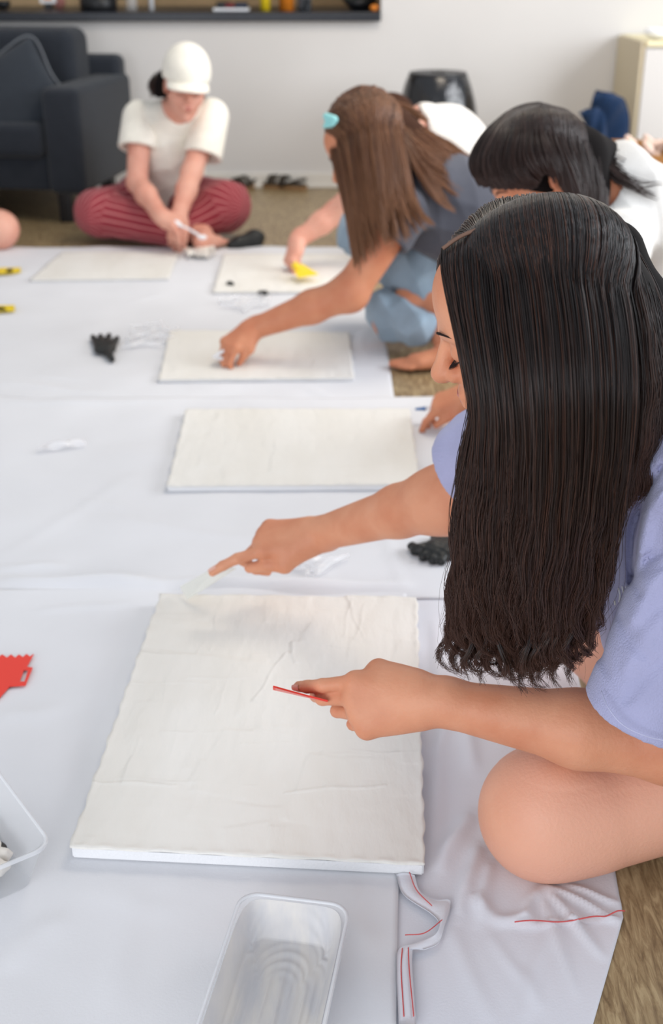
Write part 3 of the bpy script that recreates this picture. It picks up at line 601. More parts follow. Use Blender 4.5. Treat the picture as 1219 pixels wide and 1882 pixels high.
for i in range(18): q = Mx2 @ Vector((-.03+.088*g_.random(), -.075+.11*g_.random(), .010+.014*g_.random())); Pm.append(El(q, (.02, .016, .009), k=.008))
body('black_paint', Pm, .003, mat('black paint', rgb(28, 26, 26), .3, .5, bump=.3), t2)
Pm = []
for i in range(26):
    q = Mx2 @ Vector((-.03+.090*g_.random(), -.078+.11*g_.random(), .024+.010*g_.random())); Pm.append(El(q, (.010+.008*g_.random(), .009, .006), k=.003))
body('cream_plaster', Pm, .0025, M['paint'], t2, disp=lambda x, y, z: .004*np.sin(x*190+y*80)*np.sin(y*170+z*120)*np.sin(x*90-z*150))
# crumpled black gloves
def glove(name, label, ctr, prims, cat='glove', group=None):
    o = body(name, prims, .003, M['black_rubber'], None, disp=lambda x, y, z: .0012*np.sin(x*260+y*90)*np.sin(y*240+z*200)); return tag(o, label, cat, group)
z = .016
gl = lambda x, y, z=.014: WZ(x, y, z)
glove('rubber_glove', 'small black rubber glove with spread fingers lying alone on the white sheet', None,
      [El(gl(193, 641), (.034, .045, .012), k=.02)]+[Cp(gl(*a), gl(*b), .013, .009, .004) for a, b in (((182, 640), (171, 620)), ((188, 638), (185, 618)), ((197, 637), (200, 617)), ((203, 640), (215, 622)), ((198, 648), (206, 660)))])
glove('rubber_glove', 'crumpled black rubber glove beside the long black hair', None,
      [El(gl(808, 1008, .02), (.036, .03, .016), k=.014)]+[Cp(gl(*a, .018), gl(*b, .014), .012, .009, .006) for a, b in (((790, 1008), (762, 1012)), ((795, 1015), (778, 1024)), ((805, 1018), (796, 1030)), ((815, 1018), (812, 1032)), ((800, 1000), (800, 985)), ((815, 995), (845, 984)), ((828, 1000), (850, 992)), ((825, 1020), (836, 1020)), ((772, 1010), (757, 1004)))])
glove('rubber_glove', 'flattened long black rubber glove on the floor beside striped trousers', None,
      [Cp(gl(438, 447, .02), gl(468, 439, .03), .028, .034, .02), Cp(gl(468, 439, .03), gl(476, 436, .03), .036, .026, .02), Cp(gl(425, 450, .016), gl(440, 446, .02), .018, .024, .01)])
for (x0, y0, x1, y1, r_) in ((420, 521, 428, 522, .006), (478, 539, 490, 539, .007)):
    tag(body('glove_scrap', [Cp(gl(x0, y0, .016), gl(x1, y1, .016), r_*1.4, r_, .004), Cp(gl(x0+3, y0-2, .018), gl(x1-2, y1-2, .018), r_, k=.004)], .003, M['black_rubber'], None), 'tiny black scrap on the far sheet, %s' % ('left one of two' if x0 < 450 else 'right one of two, below the yellow scraper'), 'scrap')
# yellow scrapers
def flat_px(name, pts, z, t, m, parent): 
    c = np.array(parent.location); Q_ = [WZ(x, y, z)[:2]-c[:2] for x, y in pts]; return slab(name, Q_, t, m, parent, Matrix.Translation((c[0], c[1], z)))
for lab, pts, ink in (('yellow plastic scraper with dark print at left edge, upper one', [(38, 493), (38, 500), (20, 503), (-12, 504), (-14, 496), (4, 493)], [(14, 494), (24, 494), (22, 501), (10, 501)]),
                      ('yellow plastic scraper with dark print at left edge, lower one', [(27, 562), (27, 572), (-14, 574), (-18, 563)], [(-6, 564), (8, 565), (12, 571), (-8, 571)])):
    c_ = thing('yellow_scraper', lab, 'scraper', WZ(10, np.mean([p[1] for p in pts]), .009)); flat_px('scraper_blade', pts, .011, .003, M['yellow_plastic'], c_); 
    o = flat_px('dark_print', ink, .0141, .0004, M['ink'], c_)
c_ = thing('yellow_scraper', 'yellow plastic scraper half hidden between the arm and the long black hair', 'scraper', WZ(830, 945, .01))
flat_px('scraper_blade', [(797, 955), (805, 948), (845, 930), (905, 925), (915, 950), (850, 958), (815, 958)], .008, .003, M['yellow_plastic'], c_)
# clear sachet
sa = thing('plastic_sachet', 'small shiny clear plastic sachet lying alone on the sheet', 'packet', WZ(115, 822, .01))
g_ = np.random.default_rng(9); A_ = [WZ(x, y, .009) for x, y in ((70, 832), (160, 820), (156, 808), (74, 820))]; V = []; nx = 28; ny = 8
for j in range(ny):
    for i in range(nx):
        u = i/(nx-1); v = j/(ny-1); p_ = (A_[0]*(1-u)+A_[1]*u)*(1-v)+(A_[3]*(1-u)+A_[2]*u)*v; V.append(p_+np.array([0, 0, .004+.010*math.sin(PI*v)*math.sin(PI*u)+.0035*math.sin(u*13+v*5)]))
I = np.arange(nx*ny).reshape(ny, nx); q = np.stack([I[:-1, :-1], I[:-1, 1:], I[1:, 1:], I[1:, :-1]], -1).reshape(-1, 4); nm('film', np.array(V), q, mat('glossy film', rgb(250, 250, 253), .1, 1, alpha=.55), sa)
# plaster lumps / crumpled clear film beside canvases
def crumple(name, label, cat, px, zh, m, seed, sx=.12, n=14):
    g2 = np.random.default_rng(seed); pr = []
    x0, y0, x1, y1 = px
    for i in range(n):
        c = WZ(x0+(x1-x0)*g2.random(), y0+(y1-y0)*g2.random(), .01); c2 = WZ(x0+(x1-x0)*g2.random(), y0+(y1-y0)*g2.random(), .01); c2 = c+(c2-c)*min(1, sx/np.linalg.norm(c2-c+1e-6)); c[2] = .012+zh*g2.random(); c2[2] = .012+zh*g2.random()*.6
        pr.append(Cp(c, c2, .006, .004, .012))
    return tag(body(name, pr, .0045, m, None), label, cat)
crumple('plaster_heap', 'pale lumpy plaster heap in front of the person in the cap', 'plaster', (335, 455, 398, 478), .02, M['paint'], 3, n=26)
crumple('crumpled_film', 'crumpled clear film with plaster, below the pair of black scraps', 'film', (395, 540, 500, 575), .006, M['clear2'], 4, sx=.1, n=22)
crumple('crumpled_film', 'cream stained crumpled film beside the small spread black glove', 'film', (225, 588, 330, 640), .004, M['clear2'], 6, sx=.1, n=20)
crumple('crumpled_film', 'small clear crumpled film beside the reaching right wrist of the nearest person', 'film', (530, 1020, 640, 1062), .004, M['clear2'], 8, sx=.05, n=14)

# ================================================================== back of the room
# sofa
so = thing('sofa', 'charcoal grey fabric sofa in the far left corner', 'sofa', (-1.1, 5.42, 0), rz=.0)
Ms = Matrix.Translation((-1.075, 5.33, 0)) @ Matrix.Rotation(-.15, 4, 'Z')      # local: arm outer face x=0, front y=0, x negative to the left
def sbox(name, lo, hi, bev, m=M['sofa'], parent=so, extra=None):
    bm = bmesh.new(); box(bm, lo, hi, bev, 5); 
    if extra is not None: bm.transform(extra)
    bm.transform(Ms); return bo(name, bm, m, parent, True)
SW = 1.12
sbox('arm', (-.17, .0, .13), (0, .76, .575), .035)
sbox('arm', (-SW, .0, .13), (-SW+.17, .76, .575), .035)
sbox('frame_front', (-SW+.17, .03, .14), (-.17, .70, .29), .015)
sbox('seat_cushion', (-SW+.175, -.01, .28), (-.175, .50, .43), .04)
sbox('back_frame', (-SW+.02, .64, .14), (-.02, .77, .66), .04)
sbox('back_cushion', (-SW+.175, .42, .42), (-.16, .68, .785), .06)
for x in (-.12, -SW+.12):
    for y in (.08, .66): sbox('leg', (x-.03, y-.03, .0), (x+.03, y+.03, .14), .006, M['black_plastic'])
# cushion standing on the sofa, on a corner
cu = thing('throw_cushion', 'slate grey throw cushion tilted on the sofa seat', 'cushion', WY(40, 205, 5.75))
def pillow(w, h, t, n=22):
    V = []; 
    for s in (1, -1):
        for j in range(n):
            for i in range(n):
                u = -1+2*i/(n-1); v = -1+2*j/(n-1); k = (max(0, 1-u*u)*max(0, 1-v*v))**.35; pin = 1-.07*(1-abs(u))*0-.06*((1-u*u)*abs(v)**3+(1-v*v)*abs(u)**3)
                V.append((u*w/2*pin, v*h/2*pin, s*t/2*k))
    I = np.arange(n*n).reshape(n, n); q = np.stack([I[:-1, :-1], I[:-1, 1:], I[1:, 1:], I[1:, :-1]], -1).reshape(-1, 4); return np.array(V), np.vstack([q, q[:, ::-1]+n*n])
V, q = pillow(.40, .40, .13); cc = WY(24, 178, 5.52); Rm = np.array((Matrix.Rotation(-.11, 3, 'Z') @ Matrix.Rotation(math.radians(62), 3, 'X') @ Matrix.Rotation(math.radians(33), 3, 'Z')))
V = V @ Rm.T+cc; cv_ = nm('cushion_cover', V, q, M['pillow'], cu)
e = [Vector(Rm @ np.array(p_))+Vector(cc) for p_ in ((-.198, -.198, 0), (.198, -.198, 0), (.198, .198, 0), (-.198, .198, 0), (-.198, -.198, 0))]
tube('piping', np.array([np.array(a) for i in range(4) for a in (e[i], e[i]*.5+e[i+1]*.5)]+[np.array(e[4])]), .004, mat('grey piping', rgb(120, 124, 130), .8), cv_, 60, 6)

# bin with black liner
bp = WY(800, 330, 5.75); bx, by = bp[0], 5.8
bn = thing('waste_bin', 'black waste bin wrapped in a black plastic liner against the back wall', 'bin', (bx, by, 0))
lathe('bin_body', [(.10, 0.001), (.105, .01), (.13, .52), (.125, .52), (.10, .02)], M['black_plastic'], bn, (bx, by, 0))
lathe('bin_rim', [(.128, .60), (.133, .595), (.133, .50), (.128, .50), (.128, .60)], M['black_plastic'], bn, (bx, by, 0))
rr = []; seg = 48; hs = np.linspace(0, 1, 26); V = []
for k_, t in enumerate(hs):
    z_ = .585-.47*t
    for i in range(seg):
        a = 2*PI*i/seg; bul = .135+.038*math.sin(PI*min(1, t*1.3))**.8+.012*math.sin(a*7+t*3)*t+.006*math.sin(a*15+t*9)*t+(.035*t*max(0, math.cos(a+.5)))
        V.append((bx+bul*math.cos(a), by+bul*math.sin(a), z_-(.06*max(0, math.cos(a+.6))+.02*math.sin(a*5))*t))
I = np.arange(26*seg).reshape(26, seg); J = np.roll(I, -1, 1); q = np.stack([I[:-1], I[1:], J[1:], J[:-1]], -1).reshape(-1, 4); nm('bin_liner', np.array(V), q[:, ::-1], M['bag_plastic'], bn)
lid_ = lathe('bin_lid', [(0, .597), (.10, .598), (.12, .594), (.12, .588), (0, .588)], M['bag_plastic'], bn, (bx, by, 0))
lathe('pale_label', [(0, .6), (.035, .6), (.035, .599), (0, .599)], M['white_plastic'], lid_, (bx, by-.02, 0))

# cabinet at right
a_ = WY(1181, 77, 5.75); zt = a_[2]; x0 = a_[0]
cb = thing('white_cabinet', 'low white cabinet, side coloured as in shade, against the back wall at the right edge', 'cabinet', (x0+.4, 6.0, 0))
boxo('side_panel', (x0, 5.76, .0), (x0+.02, WYB-.022, zt), M['cabinet_shade'], cb, .002)
boxo('cabinet_body', (x0+.02, 5.77, .03), (x0+.9, WYB-.022, zt-.02), M['cabinet'], cb, .002)
boxo('cabinet_top', (x0+.02, 5.745, zt-.02), (x0+.9, WYB-.022, zt+.004), mat('pale yellow top', rgb(238, 228, 190), .5), cb, .003)
boxo('door', (x0+.02, 5.75, .05), (x0+.44, 5.768, zt-.03), M['cabinet'], cb, .002); boxo('door', (x0+.446, 5.75, .05), (x0+.88, 5.768, zt-.03), M['cabinet'], cb, .002)
w_ = WY(1212, 52, 5.85)
tag(body('white_bowl', [El((w_[0], 5.87, zt+.035), (.06, .06, .03), k=.01), neg(El((w_[0], 5.87, zt+.055), (.048, .048, .03)), .004)], .004, M['white_plastic'], None), 'small white bowl on top of the white cabinet', 'bowl')
# navy tote bags
tb = thing('tote_bag', 'navy blue fabric tote bag slumped beside the cabinet', 'bag', (*WY(1110, 300, 5.68)[:2], 0))
def bagpan(name, pts, y0, th, bulge, seed):
    n = 20; Lf = crom([WY(x, y, y0) for x, y in pts[0]], n); Rt = crom([WY(x, y, y0) for x, y in pts[1]], n); V = []; k = 14
    for s in (0, 1):
        for i in range(n):
            for j in range(k):
                f = j/(k-1); p_ = Lf[i]*(1-f)+Rt[i]*f; b_ = math.sin(PI*f)**.6*math.sin(PI*(i+.6)/(n+.2))**.5
                p_ = p_+np.array([0, (-1 if s == 0 else 1)*(th*.15+th*b_)+.012*math.sin(i*.8+j*.6+seed), 0]); V.append(p_)
    I = np.arange(n*k).reshape(n, k); q = np.stack([I[:-1, :-1], I[:-1, 1:], I[1:, 1:], I[1:, :-1]], -1).reshape(-1, 4)
    N = n*k; ed = []
    for a, b in ((I[0, 1:], I[0, :-1]), (I[:-1, 0], I[1:, 0]), (I[-1, :-1], I[-1, 1:]), (I[1:, -1], I[:-1, -1])): ed.append(np.stack([a+N, b+N, b, a], 1))
    return nm(name, np.array(V), np.vstack([q, q[:, ::-1]+N]+ed), M['navy'], tb)
bagpan('bag_body', ([(1097, 166), (1086, 195), (1088, 260), (1095, 386)], [(1130, 172), (1152, 190), (1156, 250), (1148, 386)]), 5.66, .05, 0, 1)
bagpan('bag_flap', ([(1063, 206), (1075, 225), (1092, 280), (1100, 394)], [(1098, 196), (1112, 210), (1118, 270), (1122, 394)]), 5.55, .025, 0, 4)
# cardboard box with packing paper
bq = WY(1130, 330, 4.9); cbx = thing('cardboard_box', 'open brown cardboard box of pinkish packing paper at the right edge', 'box', (1.33, 4.9, 0))
zb = WY(1200, 286, 4.7)[2]; xl = WY(1158, 275, 4.7)[0]
for nm_, lo, hi in (('box_panel', (xl, 4.70, 0.001), (xl+.55, 4.71, zb)), ('box_panel', (xl, 5.09, 0.001), (xl+.55, 5.10, zb)), ('box_panel', (xl, 4.71, 0.001), (xl+.008, 5.09, zb)), ('box_panel', (xl+.542, 4.71, .001), (xl+.55, 5.09, zb)), ('box_bottom', (xl, 4.7, 0.0005), (xl+.55, 5.1, .004))): boxo(nm_, lo, hi, M['card'], cbx, .001)
bm = bmesh.new(); box(bm, (-.0, 0, 0), (.55, .10, .005), .001, 1); bm.transform(Matrix.Translation((xl, 5.10, zb)) @ Matrix.Rotation(-.5, 4, 'X')); bo('box_flap', bm, M['card'], cbx)
g_ = np.random.default_rng(21); pr = []
for i in range(30):
    q0 = np.array([xl+.02+.4*g_.random(), 4.76+.28*g_.random(), zb-.03+.05*g_.random()]); pr.append(Cp(q0, q0+g_.normal(size=3)*.03, .022, .012, .006))
body('packing_paper', pr, .008, M['paper'], cbx)
pr = []; 
for i in range(16):
    q0 = WY(1120+42*g_.random(), 262+28*g_.random(), 4.66+.03*g_.random()); pr.append(Cp(q0, q0+g_.normal(size=3)*np.array([.02, .01, .02]), .02, .01, .006))
pr.append(Cp(WY(1135, 290, 4.66), (WY(1135, 290, 4.66)[0], 4.62, .02), .03, .05, .03))
tag(body('packing_paper_sheet', pr, .007, M['paper'], None), 'crumpled pinkish paper spilling out left of the cardboard box', 'paper')
# sandals
def sandal(label, c, rz, sc=1.0):
    t = thing('sandal', label, 'sandal', c, 'sandals by the back baseboard')
    Mz = Matrix.Translation(Vector(c)) @ Matrix.Rotation(rz, 4, 'Z'); P = []
    outl = [(.0, -.125), (.032, -.115), (.036, -.06), (.034, 0), (.045, .06), (.042, .105), (.015, .128), (-.02, .122), (-.043, .09), (-.044, .05), (-.034, 0), (-.036, -.07), (-.03, -.115)]
    so_ = slab('sole', outl, .022, M['cork'], t, Mz @ Matrix.Translation((0, 0, .002)))
    slab('footbed', [(x*.97, y*.97) for x, y in outl], .004, M['sandal'], t, Mz @ Matrix.Translation((0, 0, .0242)))
    for y0, w_ in ((.055, .045), (-.005, .035)):
        V = []; n = 15
        for a in np.linspace(0, PI, n):
            for dy in (-w_/2, w_/2): V.append(tuple(Mz @ Vector((.044*math.cos(a), y0+dy, .018+.052*math.sin(a)))))
        V = np.array(V); I = np.arange(n*2).reshape(n, 2); q = np.stack([I[:-1, 0], I[:-1, 1], I[1:, 1], I[1:, 0]], -1)
        o = nm('strap', V, q, M['sandal'], so_); md = o.modifiers.new('s', 'SOLIDIFY'); md.thickness = .005
    tube('back_strap', [tuple(Mz @ Vector(p_)) for p_ in ((.036, -.02, .03), (.034, -.09, .05), (0, -.12, .055), (-.034, -.09, .05), (-.036, -.02, .03))], .006, M['sandal'], t, 24, 6)
p1_ = WZ(446, 350, 0); p2_ = WZ(523, 346, 0)
sandal('dark brown strap sandal half behind the striped knee', (p1_[0], p1_[1]+.02, 0), 2.7)
sandal('dark brown strap sandal lying sideways along the back baseboard', (p2_[0], p2_[1]-.02, 0), 1.15)
sd = sandal
# kitchen items on the counter
def kx(px, y): return WY(px, 20, y)[0]
kz = LEDGE+.0005
pot = thing('cooking_pot', 'black lidded cooking pot on the counter above the sofa', 'pot', (kx(182, 6.45), 6.45, kz))
pc = (kx(182, 6.45), 6.45, kz)
lathe('pot_body', [(.0, 0), (.085, 0), (.092, .01), (.092, .075), (.085, .075), (.085, .012), (0, .01)], M['black_plastic'], pot, pc)
lathe('pot_lid', [(.1, .076), (.1, .08), (.05, .09), (.0, .094)], M['black_plastic'], pot, pc); lathe('lid_knob', [(.0, .094), (.012, .094), (.016, .108), (0, .112)], M['black_plastic'], pot, pc)
boxo('pot_handle', (pc[0]+.09, pc[1]-.02, pc[2]+.055), (pc[0]+.13, pc[1]+.02, pc[2]+.066), M['black_plastic'], pot, .004)
def bottle(name, label, cat, px, y, r, h, m, capm=None, band=None):
    c = (kx(px, y), y, kz); t = thing(name, label, cat, c)
    lathe('bottle_body', [(0, 0), (r, 0), (r, h*.62), (r*.8, h*.72), (r*.35, h*.8), (r*.33, h*.93), (0, h*.93)], m, t, c); lathe('cap', [(0, h*.93), (r*.42, h*.93), (r*.42, h), (0, h)], capm or M['white_plastic'], t, c)
    if band: lathe('paper_label', [(r*1.01, h*.12), (r*1.02, h*.13), (r*1.02, h*.5), (r*1.01, h*.51)], band, t, c)
bottle('sauce_bottle', 'orange bottle standing on the counter left of the black glossy jar', 'bottle', 527, 6.42, .037, .26, M['amber'])
bottle('yellow_bottle', 'bottle with yellow base and pale blue top on the counter', 'bottle', 488, 6.45, .026, .2, M['yellow_plastic'], mat('pale blue cap', rgb(150, 190, 215), .4), mat('pale blue label', rgb(150, 190, 215), .4) if False else None)
bottle('black_jar', 'black glossy jar with grey streaks on the counter', 'jar', 560, 6.42, .034, .2, mat('streaked black glass', rgb(38, 38, 40), .2, .8, vcol=rgb(120, 124, 130), vscale=40), M['black_plastic'])
bottle('clear_bottle', 'slim clear bottle on the counter right of the pot', 'bottle', 243, 6.5, .028, .16, M['clear'])
bottle('pale_bottle', 'thin pale upright bottle on the counter above the cap', 'bottle', 279, 6.46, .012, .22, M['white_plastic'])
c_ = (kx(90, 6.5), 6.5, kz); t = thing('framed_card', 'white framed amber card standing on the counter', 'card', c_); boxo('frame', (c_[0]-.04, 6.495, kz+.03), (c_[0]+.04, 6.505, kz+.16), M['white_plastic'], t, .002); boxo('amber_panel', (c_[0]-.022, 6.49, kz+.045), (c_[0]+.022, 6.4948, kz+.15), M['amber'], t, .001); boxo('stand', (c_[0]-.02, 6.49, kz), (c_[0]+.02, 6.52, kz+.03), M['black_plastic'], t, .002)
c_ = (kx(108, 6.62), 6.62, kz); tag(body('pink_cloth', [El((c_[0], 6.62, kz+.08), (.022, .02, .08), k=.02), El((c_[0]+.01, 6.61, kz+.03), (.03, .02, .03), k=.02)], .005, mat('pink cotton', rgb(186, 130, 124), .9), None), 'faded pink cloth standing beside the amber card on the counter', 'cloth')
c_ = (kx(6, 6.5), 6.5, kz); tag(body('dark_bowl', [El((c_[0], 6.5, kz+.03), (.04, .04, .03), k=.01), neg(El((c_[0], 6.5, kz+.05), (.034, .034, .028)), .004)], .004, M['black_plastic'], None), 'small dark bowl at the left end of the counter', 'bowl')
c_ = (kx(425, 6.42), 6.42, kz); t = thing('snack_tray', 'black tray with dark red packets on the counter', 'tray', c_); boxo('tray_base', (c_[0]-.085, 6.36, kz), (c_[0]+.09, 6.48, kz+.012), M['white_plastic'], t, .003)
boxo('packet', (c_[0]-.07, 6.37, kz+.012), (c_[0]-.0, 6.43, kz+.04), M['black_plastic'], t, .008); boxo('packet', (c_[0]-.025, 6.365, kz+.013), (c_[0]+.02, 6.42, kz+.036), mat('maroon wrapper', rgb(110, 40, 44), .4), t, .008); boxo('packet', (c_[0]+.022, 6.37, kz+.012), (c_[0]+.085, 6.43, kz+.038), mat('navy wrapper', rgb(34, 40, 58), .4), t, .008)
c_ = (kx(660, 6.48), 6.48, kz); t = thing('fruit_bowl', 'dark bowl with one yellow fruit at the right end of the counter', 'bowl', c_); lathe('bowl_body', [(0, 0), (.04, 0), (.09, .05), (.084, .05), (.036, .008), (0, .006)], M['black_plastic'], t, c_)
body('green_leaves', [El((c_[0]-.05, 6.46, kz+.055), (.035, .03, .018), k=.01), El((c_[0]-.02, 6.5, kz+.065), (.03, .03, .02), k=.01), El((c_[0]+.02, 6.5, kz+.06), (.03, .03, .02), k=.01)], .004, mat('dark green leaf', rgb(44, 52, 34), .6), t)
tag(body('lemon', [El((kx(692, 6.30)-.01, 6.30, kz+.0165), (.022, .016, .016), k=.004)], .003, M['amber'], None), 'small orange yellow fruit at the right end of the counter', 'fruit')
bottle('brown_bottle', 'dark brown bottle behind the fruit bowl at the counter end', 'bottle', 680, 6.66, .034, .26, mat('brown glass', rgb(52, 36, 26), .2, .6), M['black_plastic'])
# ================================================================== PEOPLE
def folds(amp, wl, seed, warp=1.6, dirs=((1, .3, .6), (.5, .8, -.7), (-.6, .2, 1))):
    g2 = np.random.default_rng(seed); ks = [(unit(np.array(d)+.3*g2.normal(size=3))*2*PI/(wl*(.75+.6*g2.random())), g2.random()*7) for d in dirs]
    def fn(x, y, z):
        w1 = warp*np.sin(7*x+5*z+seed)+warp*.7*np.sin(9*y-6*z); s = 0
        for k, ph in ks: s = s+np.abs(np.sin(.5*(k[0]*x+k[1]*y+k[2]*z)+ph+w1))**.7
        return amp*(s/len(ks)-.6)
    return fn
# ------------------------------------------------ nearest person
A = thing('person', 'nearest person seated with very long wavy black hair and lavender tee, holding a red scraper', 'person', (.5, 1.42, 0))
SK = M['skin_tan']
hp, hL, hR = head(WD(977, 583, 1.30), (-.90, .10, -.42), (-.42, 0, .9), 1.0)
shL = np.array([.425, 1.19, .57]); shR = np.array([.33, 1.57, .54]); pel = np.array([.66, 1.46, .13]); neck = np.array([.37, 1.36, .63])
elL = WD(1238, 1372, 1.45); wrL = WD(792, 1288, 1.495); elR = WD(845, 908, 1.88); wrR = WD(578, 984, 2.12)
knL = WD(975, 1497, 1.565); hipL = np.array([.72, 1.36, .135]); ankL = np.array([.62, 1.62, .06])
pr = [Cp(pel, [.46, 1.38, .45], .14, .12, .05), Cp([.46, 1.38, .45], neck, .11, .06, .05), Cp(shL, shR, .05, .05, .05), Cp(neck, hL(0, -.025, -.05), .052, .05, .03)]
pr += hp
# arms
def sleeve(a, b, r1, r2, m, parent, bore, arm_to, h=.005, n=None, disp=None):
    n = unit(b-a) if n is None else unit(n)
    pr_ = [Cp(a, b+unit(b-a)*.03, r1, r2, .02), Pl(b, n), neg(Cp(a*.25+b*.75, b, bore*.8, bore), .004), neg(Cp(b, b+unit(arm_to-b)*.05, bore, bore), .004)]
    return body('sleeve', pr_, h, m, parent, disp)
def arm(a, b, c, r, kk=.02): return [Cp(a, b, r[0], r[1], kk), Cp(b, b*.62+c*.38, r[1]*.98, r[2], kk), Cp(b*.62+c*.38, c, r[2], r[3], kk)]
pr += arm(shL, elL, wrL, (.05, .045, .0455, .027)); pr += arm(shR, elR, wrR, (.048, .0475, .042, .029))
pr.append(El(elR*.9+wrR*.1+np.array([0, 0, -.004]), (.050, .050, .045), k=.05))
# legs
pr += [Cp(hipL, knL+np.array([.09, .01, .0]), .088, .078, .05), El(knL+np.array([.015, .0, .0]), (.078, .078, .086), k=.05), Cp(knL+np.array([.02, .03, -.012]), ankL, .062, .04, .05),
       Cp([.64, 1.52, .13], [.385, 1.72, .125], .085, .07, .05), Cp([.385, 1.72, .12], [.50, 1.45, .06], .06, .042, .04)]
pr += foot(np.array([.64, 1.66, .04]), np.array([.50, 1.80, .03]), (0, 0, 1), .95)
pr += foot(np.array([.56, 1.42, .04]), np.array([.70, 1.26, .03]), (0, 0, 1), .95, -1) if False else []
# hands
vL = unit(np.array([0, 0, CAM_H])-wrL)
fL = unit(WD(600, 1302, 1.515)-wrL)
hpL, tipL = hand(wrL+fL*.004, fL, vL+np.array([0, 0, .35]), WD(770, 1150, 1.5)-WD(770, 1290, 1.5), curl=((12, 20, 14), (26, 40, 24), (44, 60, 30), (52, 62, 30)), spread=(-4, 0, 3, 6), thumb=(.058, .040, -.018), thumb_tip=(.106, .006, -.036), sc=1.03)
pr += hpL
fR = unit(WD(452, 994, 2.13)-wrR)
hpR, tipR = hand(wrR-fR*.002, fR, np.array([-.25, -.35, .9]), np.array([.0, -1, -.25]), curl=((2, 12, 8), (42, 84, 30), (56, 86, 40), (62, 88, 40)), spread=(17, 4, 0, -6), thumb=(.052, .044, -.022), thumb_tip=(.112, .034, -.03), sc=1.08)
pr += hpR
bd = body('body', pr, .0031, SK, A, relax=2)
bv = np.empty(len(bd.data.vertices)*3, np.float32); bd.data.vertices.foreach_get('co', bv); bv = bv.reshape(-1, 3)
def segd(P, a, b): a = np.asarray(a); d = np.asarray(b)-a; t = np.clip(((P-a)@d)/(d@d), 0, 1); return np.linalg.norm(P-a-t[:, None]*d, axis=1)
dl = np.minimum.reduce([segd(bv, hipL, knL)-.03, segd(bv, knL, ankL)-.02, segd(bv, [.64, 1.52, .13], [.385, 1.72, .125])-.03]); da = np.minimum.reduce([segd(bv, elL, wrL), segd(bv, wrL, WD(600, 1300, 1.5)), segd(bv, shL, elL), segd(bv, elR, wrR)])
un = bd.data.attributes.new('untanned', 'FLOAT', 'POINT'); un.data.foreach_set('value', (np.clip((da-dl)/.03+.3, 0, 1)*(bv[:, 2] < .3)*(1-.55*np.exp(-(np.linalg.norm(bv-knL-np.array([-.05, -.03, .02]), axis=1)/.06)**2))).astype(np.float32))
face_parts(hL, hR, 1.0, bd)
nails(tipL[:2]+tipL[4:], bd); nails(tipR[:1]+tipR[4:], bd)
# lavender tee
cuffc = WD(1192, 1316, 1.375); elx = elL
FL = [([(1222, 850), (1185, 905), (1163, 985), (1158, 1075)], .010, 9), ([(1222, 900), (1190, 950), (1178, 1010), (1176, 1080)], -.008, 14), ([(1222, 1012), (1190, 1030), (1170, 1060), (1178, 1095)], .010, 9),
      ([(1222, 1050), (1195, 1075), (1175, 1120), (1155, 1150)], -.010, 18), ([(1140, 1130), (1160, 1175), (1190, 1210)], .006, 14), ([(1222, 1130), (1180, 1180), (1150, 1230)], -.006, 20), ([(1222, 1210), (1180, 1250), (1150, 1290)], .006, 14), ([(1110, 1120), (1100, 1180), (1120, 1240)], .006, 12)]
sp = [Cp(pel+np.array([0, 0, .03]), [.47, 1.38, .42], .17, .145, .06), Cp([.47, 1.38, .42], [.38, 1.37, .58], .14, .09, .05), Cp(shL, shR, .068, .066, .05), Cp(shL, shL*.6+elL*.4, .076, .072, .05), Cp(shR, shR*.6+elR*.4, .072, .068, .04), El([.45, 1.31, .36], (.115, .11, .15), k=.06)]
sp.append(neg(Cp(neck, hL(0, -.02, -.07), .062, .066), .006))
V, Q = sdf_mesh(sp, .0042, fold_lines(FL, folds(.012, .10, 4))); nm('tee_shirt', V, Q, M['lavender'], A); TV = V
cn = unit(WD(1150, 1400, 1.40)-cuffc)*.75+unit(cuffc-shL)*.5
sleeve(shL*.85+cuffc*.15, cuffc, .060, .079, M['lavender'], A, .062, WD(1160, 1390, 1.40), .004, cn, fold_lines([(a_, b_*.7, c_) for a_, b_, c_ in FL], folds(.005, .09, 6)))
tube('cuff_stitching', [WD(x, y, d) for x, y, d in ((1106, 1270, 1.330), (1118, 1300, 1.308), (1145, 1332, 1.296), (1185, 1352, 1.29), (1225, 1362, 1.29))], .0006, mat('pale thread', rgb(190, 192, 220), .8), A, 40, 5)
cR = WD(846, 862, 1.84); sleeve(shR*.7+cR*.3, cR, .072, .066, M['lavender'], A, .058, elR, .004, WD(760, 900, 1.9)-cR, folds(.008, .08, 7))
body('collar', [Cp(neck+np.array([.062*math.cos(a), .062*math.sin(a), .012*math.cos(a)+.006]), neck+np.array([.062*math.cos(a+.4), .062*math.sin(a+.4), .012*math.cos(a+.4)+.006]), .010, k=.004) for a in np.arange(0, 2*PI, .4)], .004, M['collar'], A)
body('hanging_hood', [Cp(WD(1225, 760, 1.33), WD(1190, 800, 1.33), .028, .02, .02), Cp(WD(1190, 790, 1.33), WD(1215, 820, 1.34), .018, .02, .02)], .004, M['collar'], A) if False else None
# cuff stitch
# white print on the chest, mostly hidden by the hair
for x, y, h_ in ((1139, 1094, 26), (1146, 1093, 30), (1153, 1092, 27), (1160, 1094, 30)):
    tube('chest_print', [surf_at(TV, x-2, y-h_/2), surf_at(TV, x+1, y), surf_at(TV, x-1, y+h_/2)], .0012, M['white_plastic'], A, 10, 5)
tube('chest_print', [surf_at(TV, 1130, 1104), surf_at(TV, 1131, 1112)], .0012, M['white_cotton'], A, 6, 5)
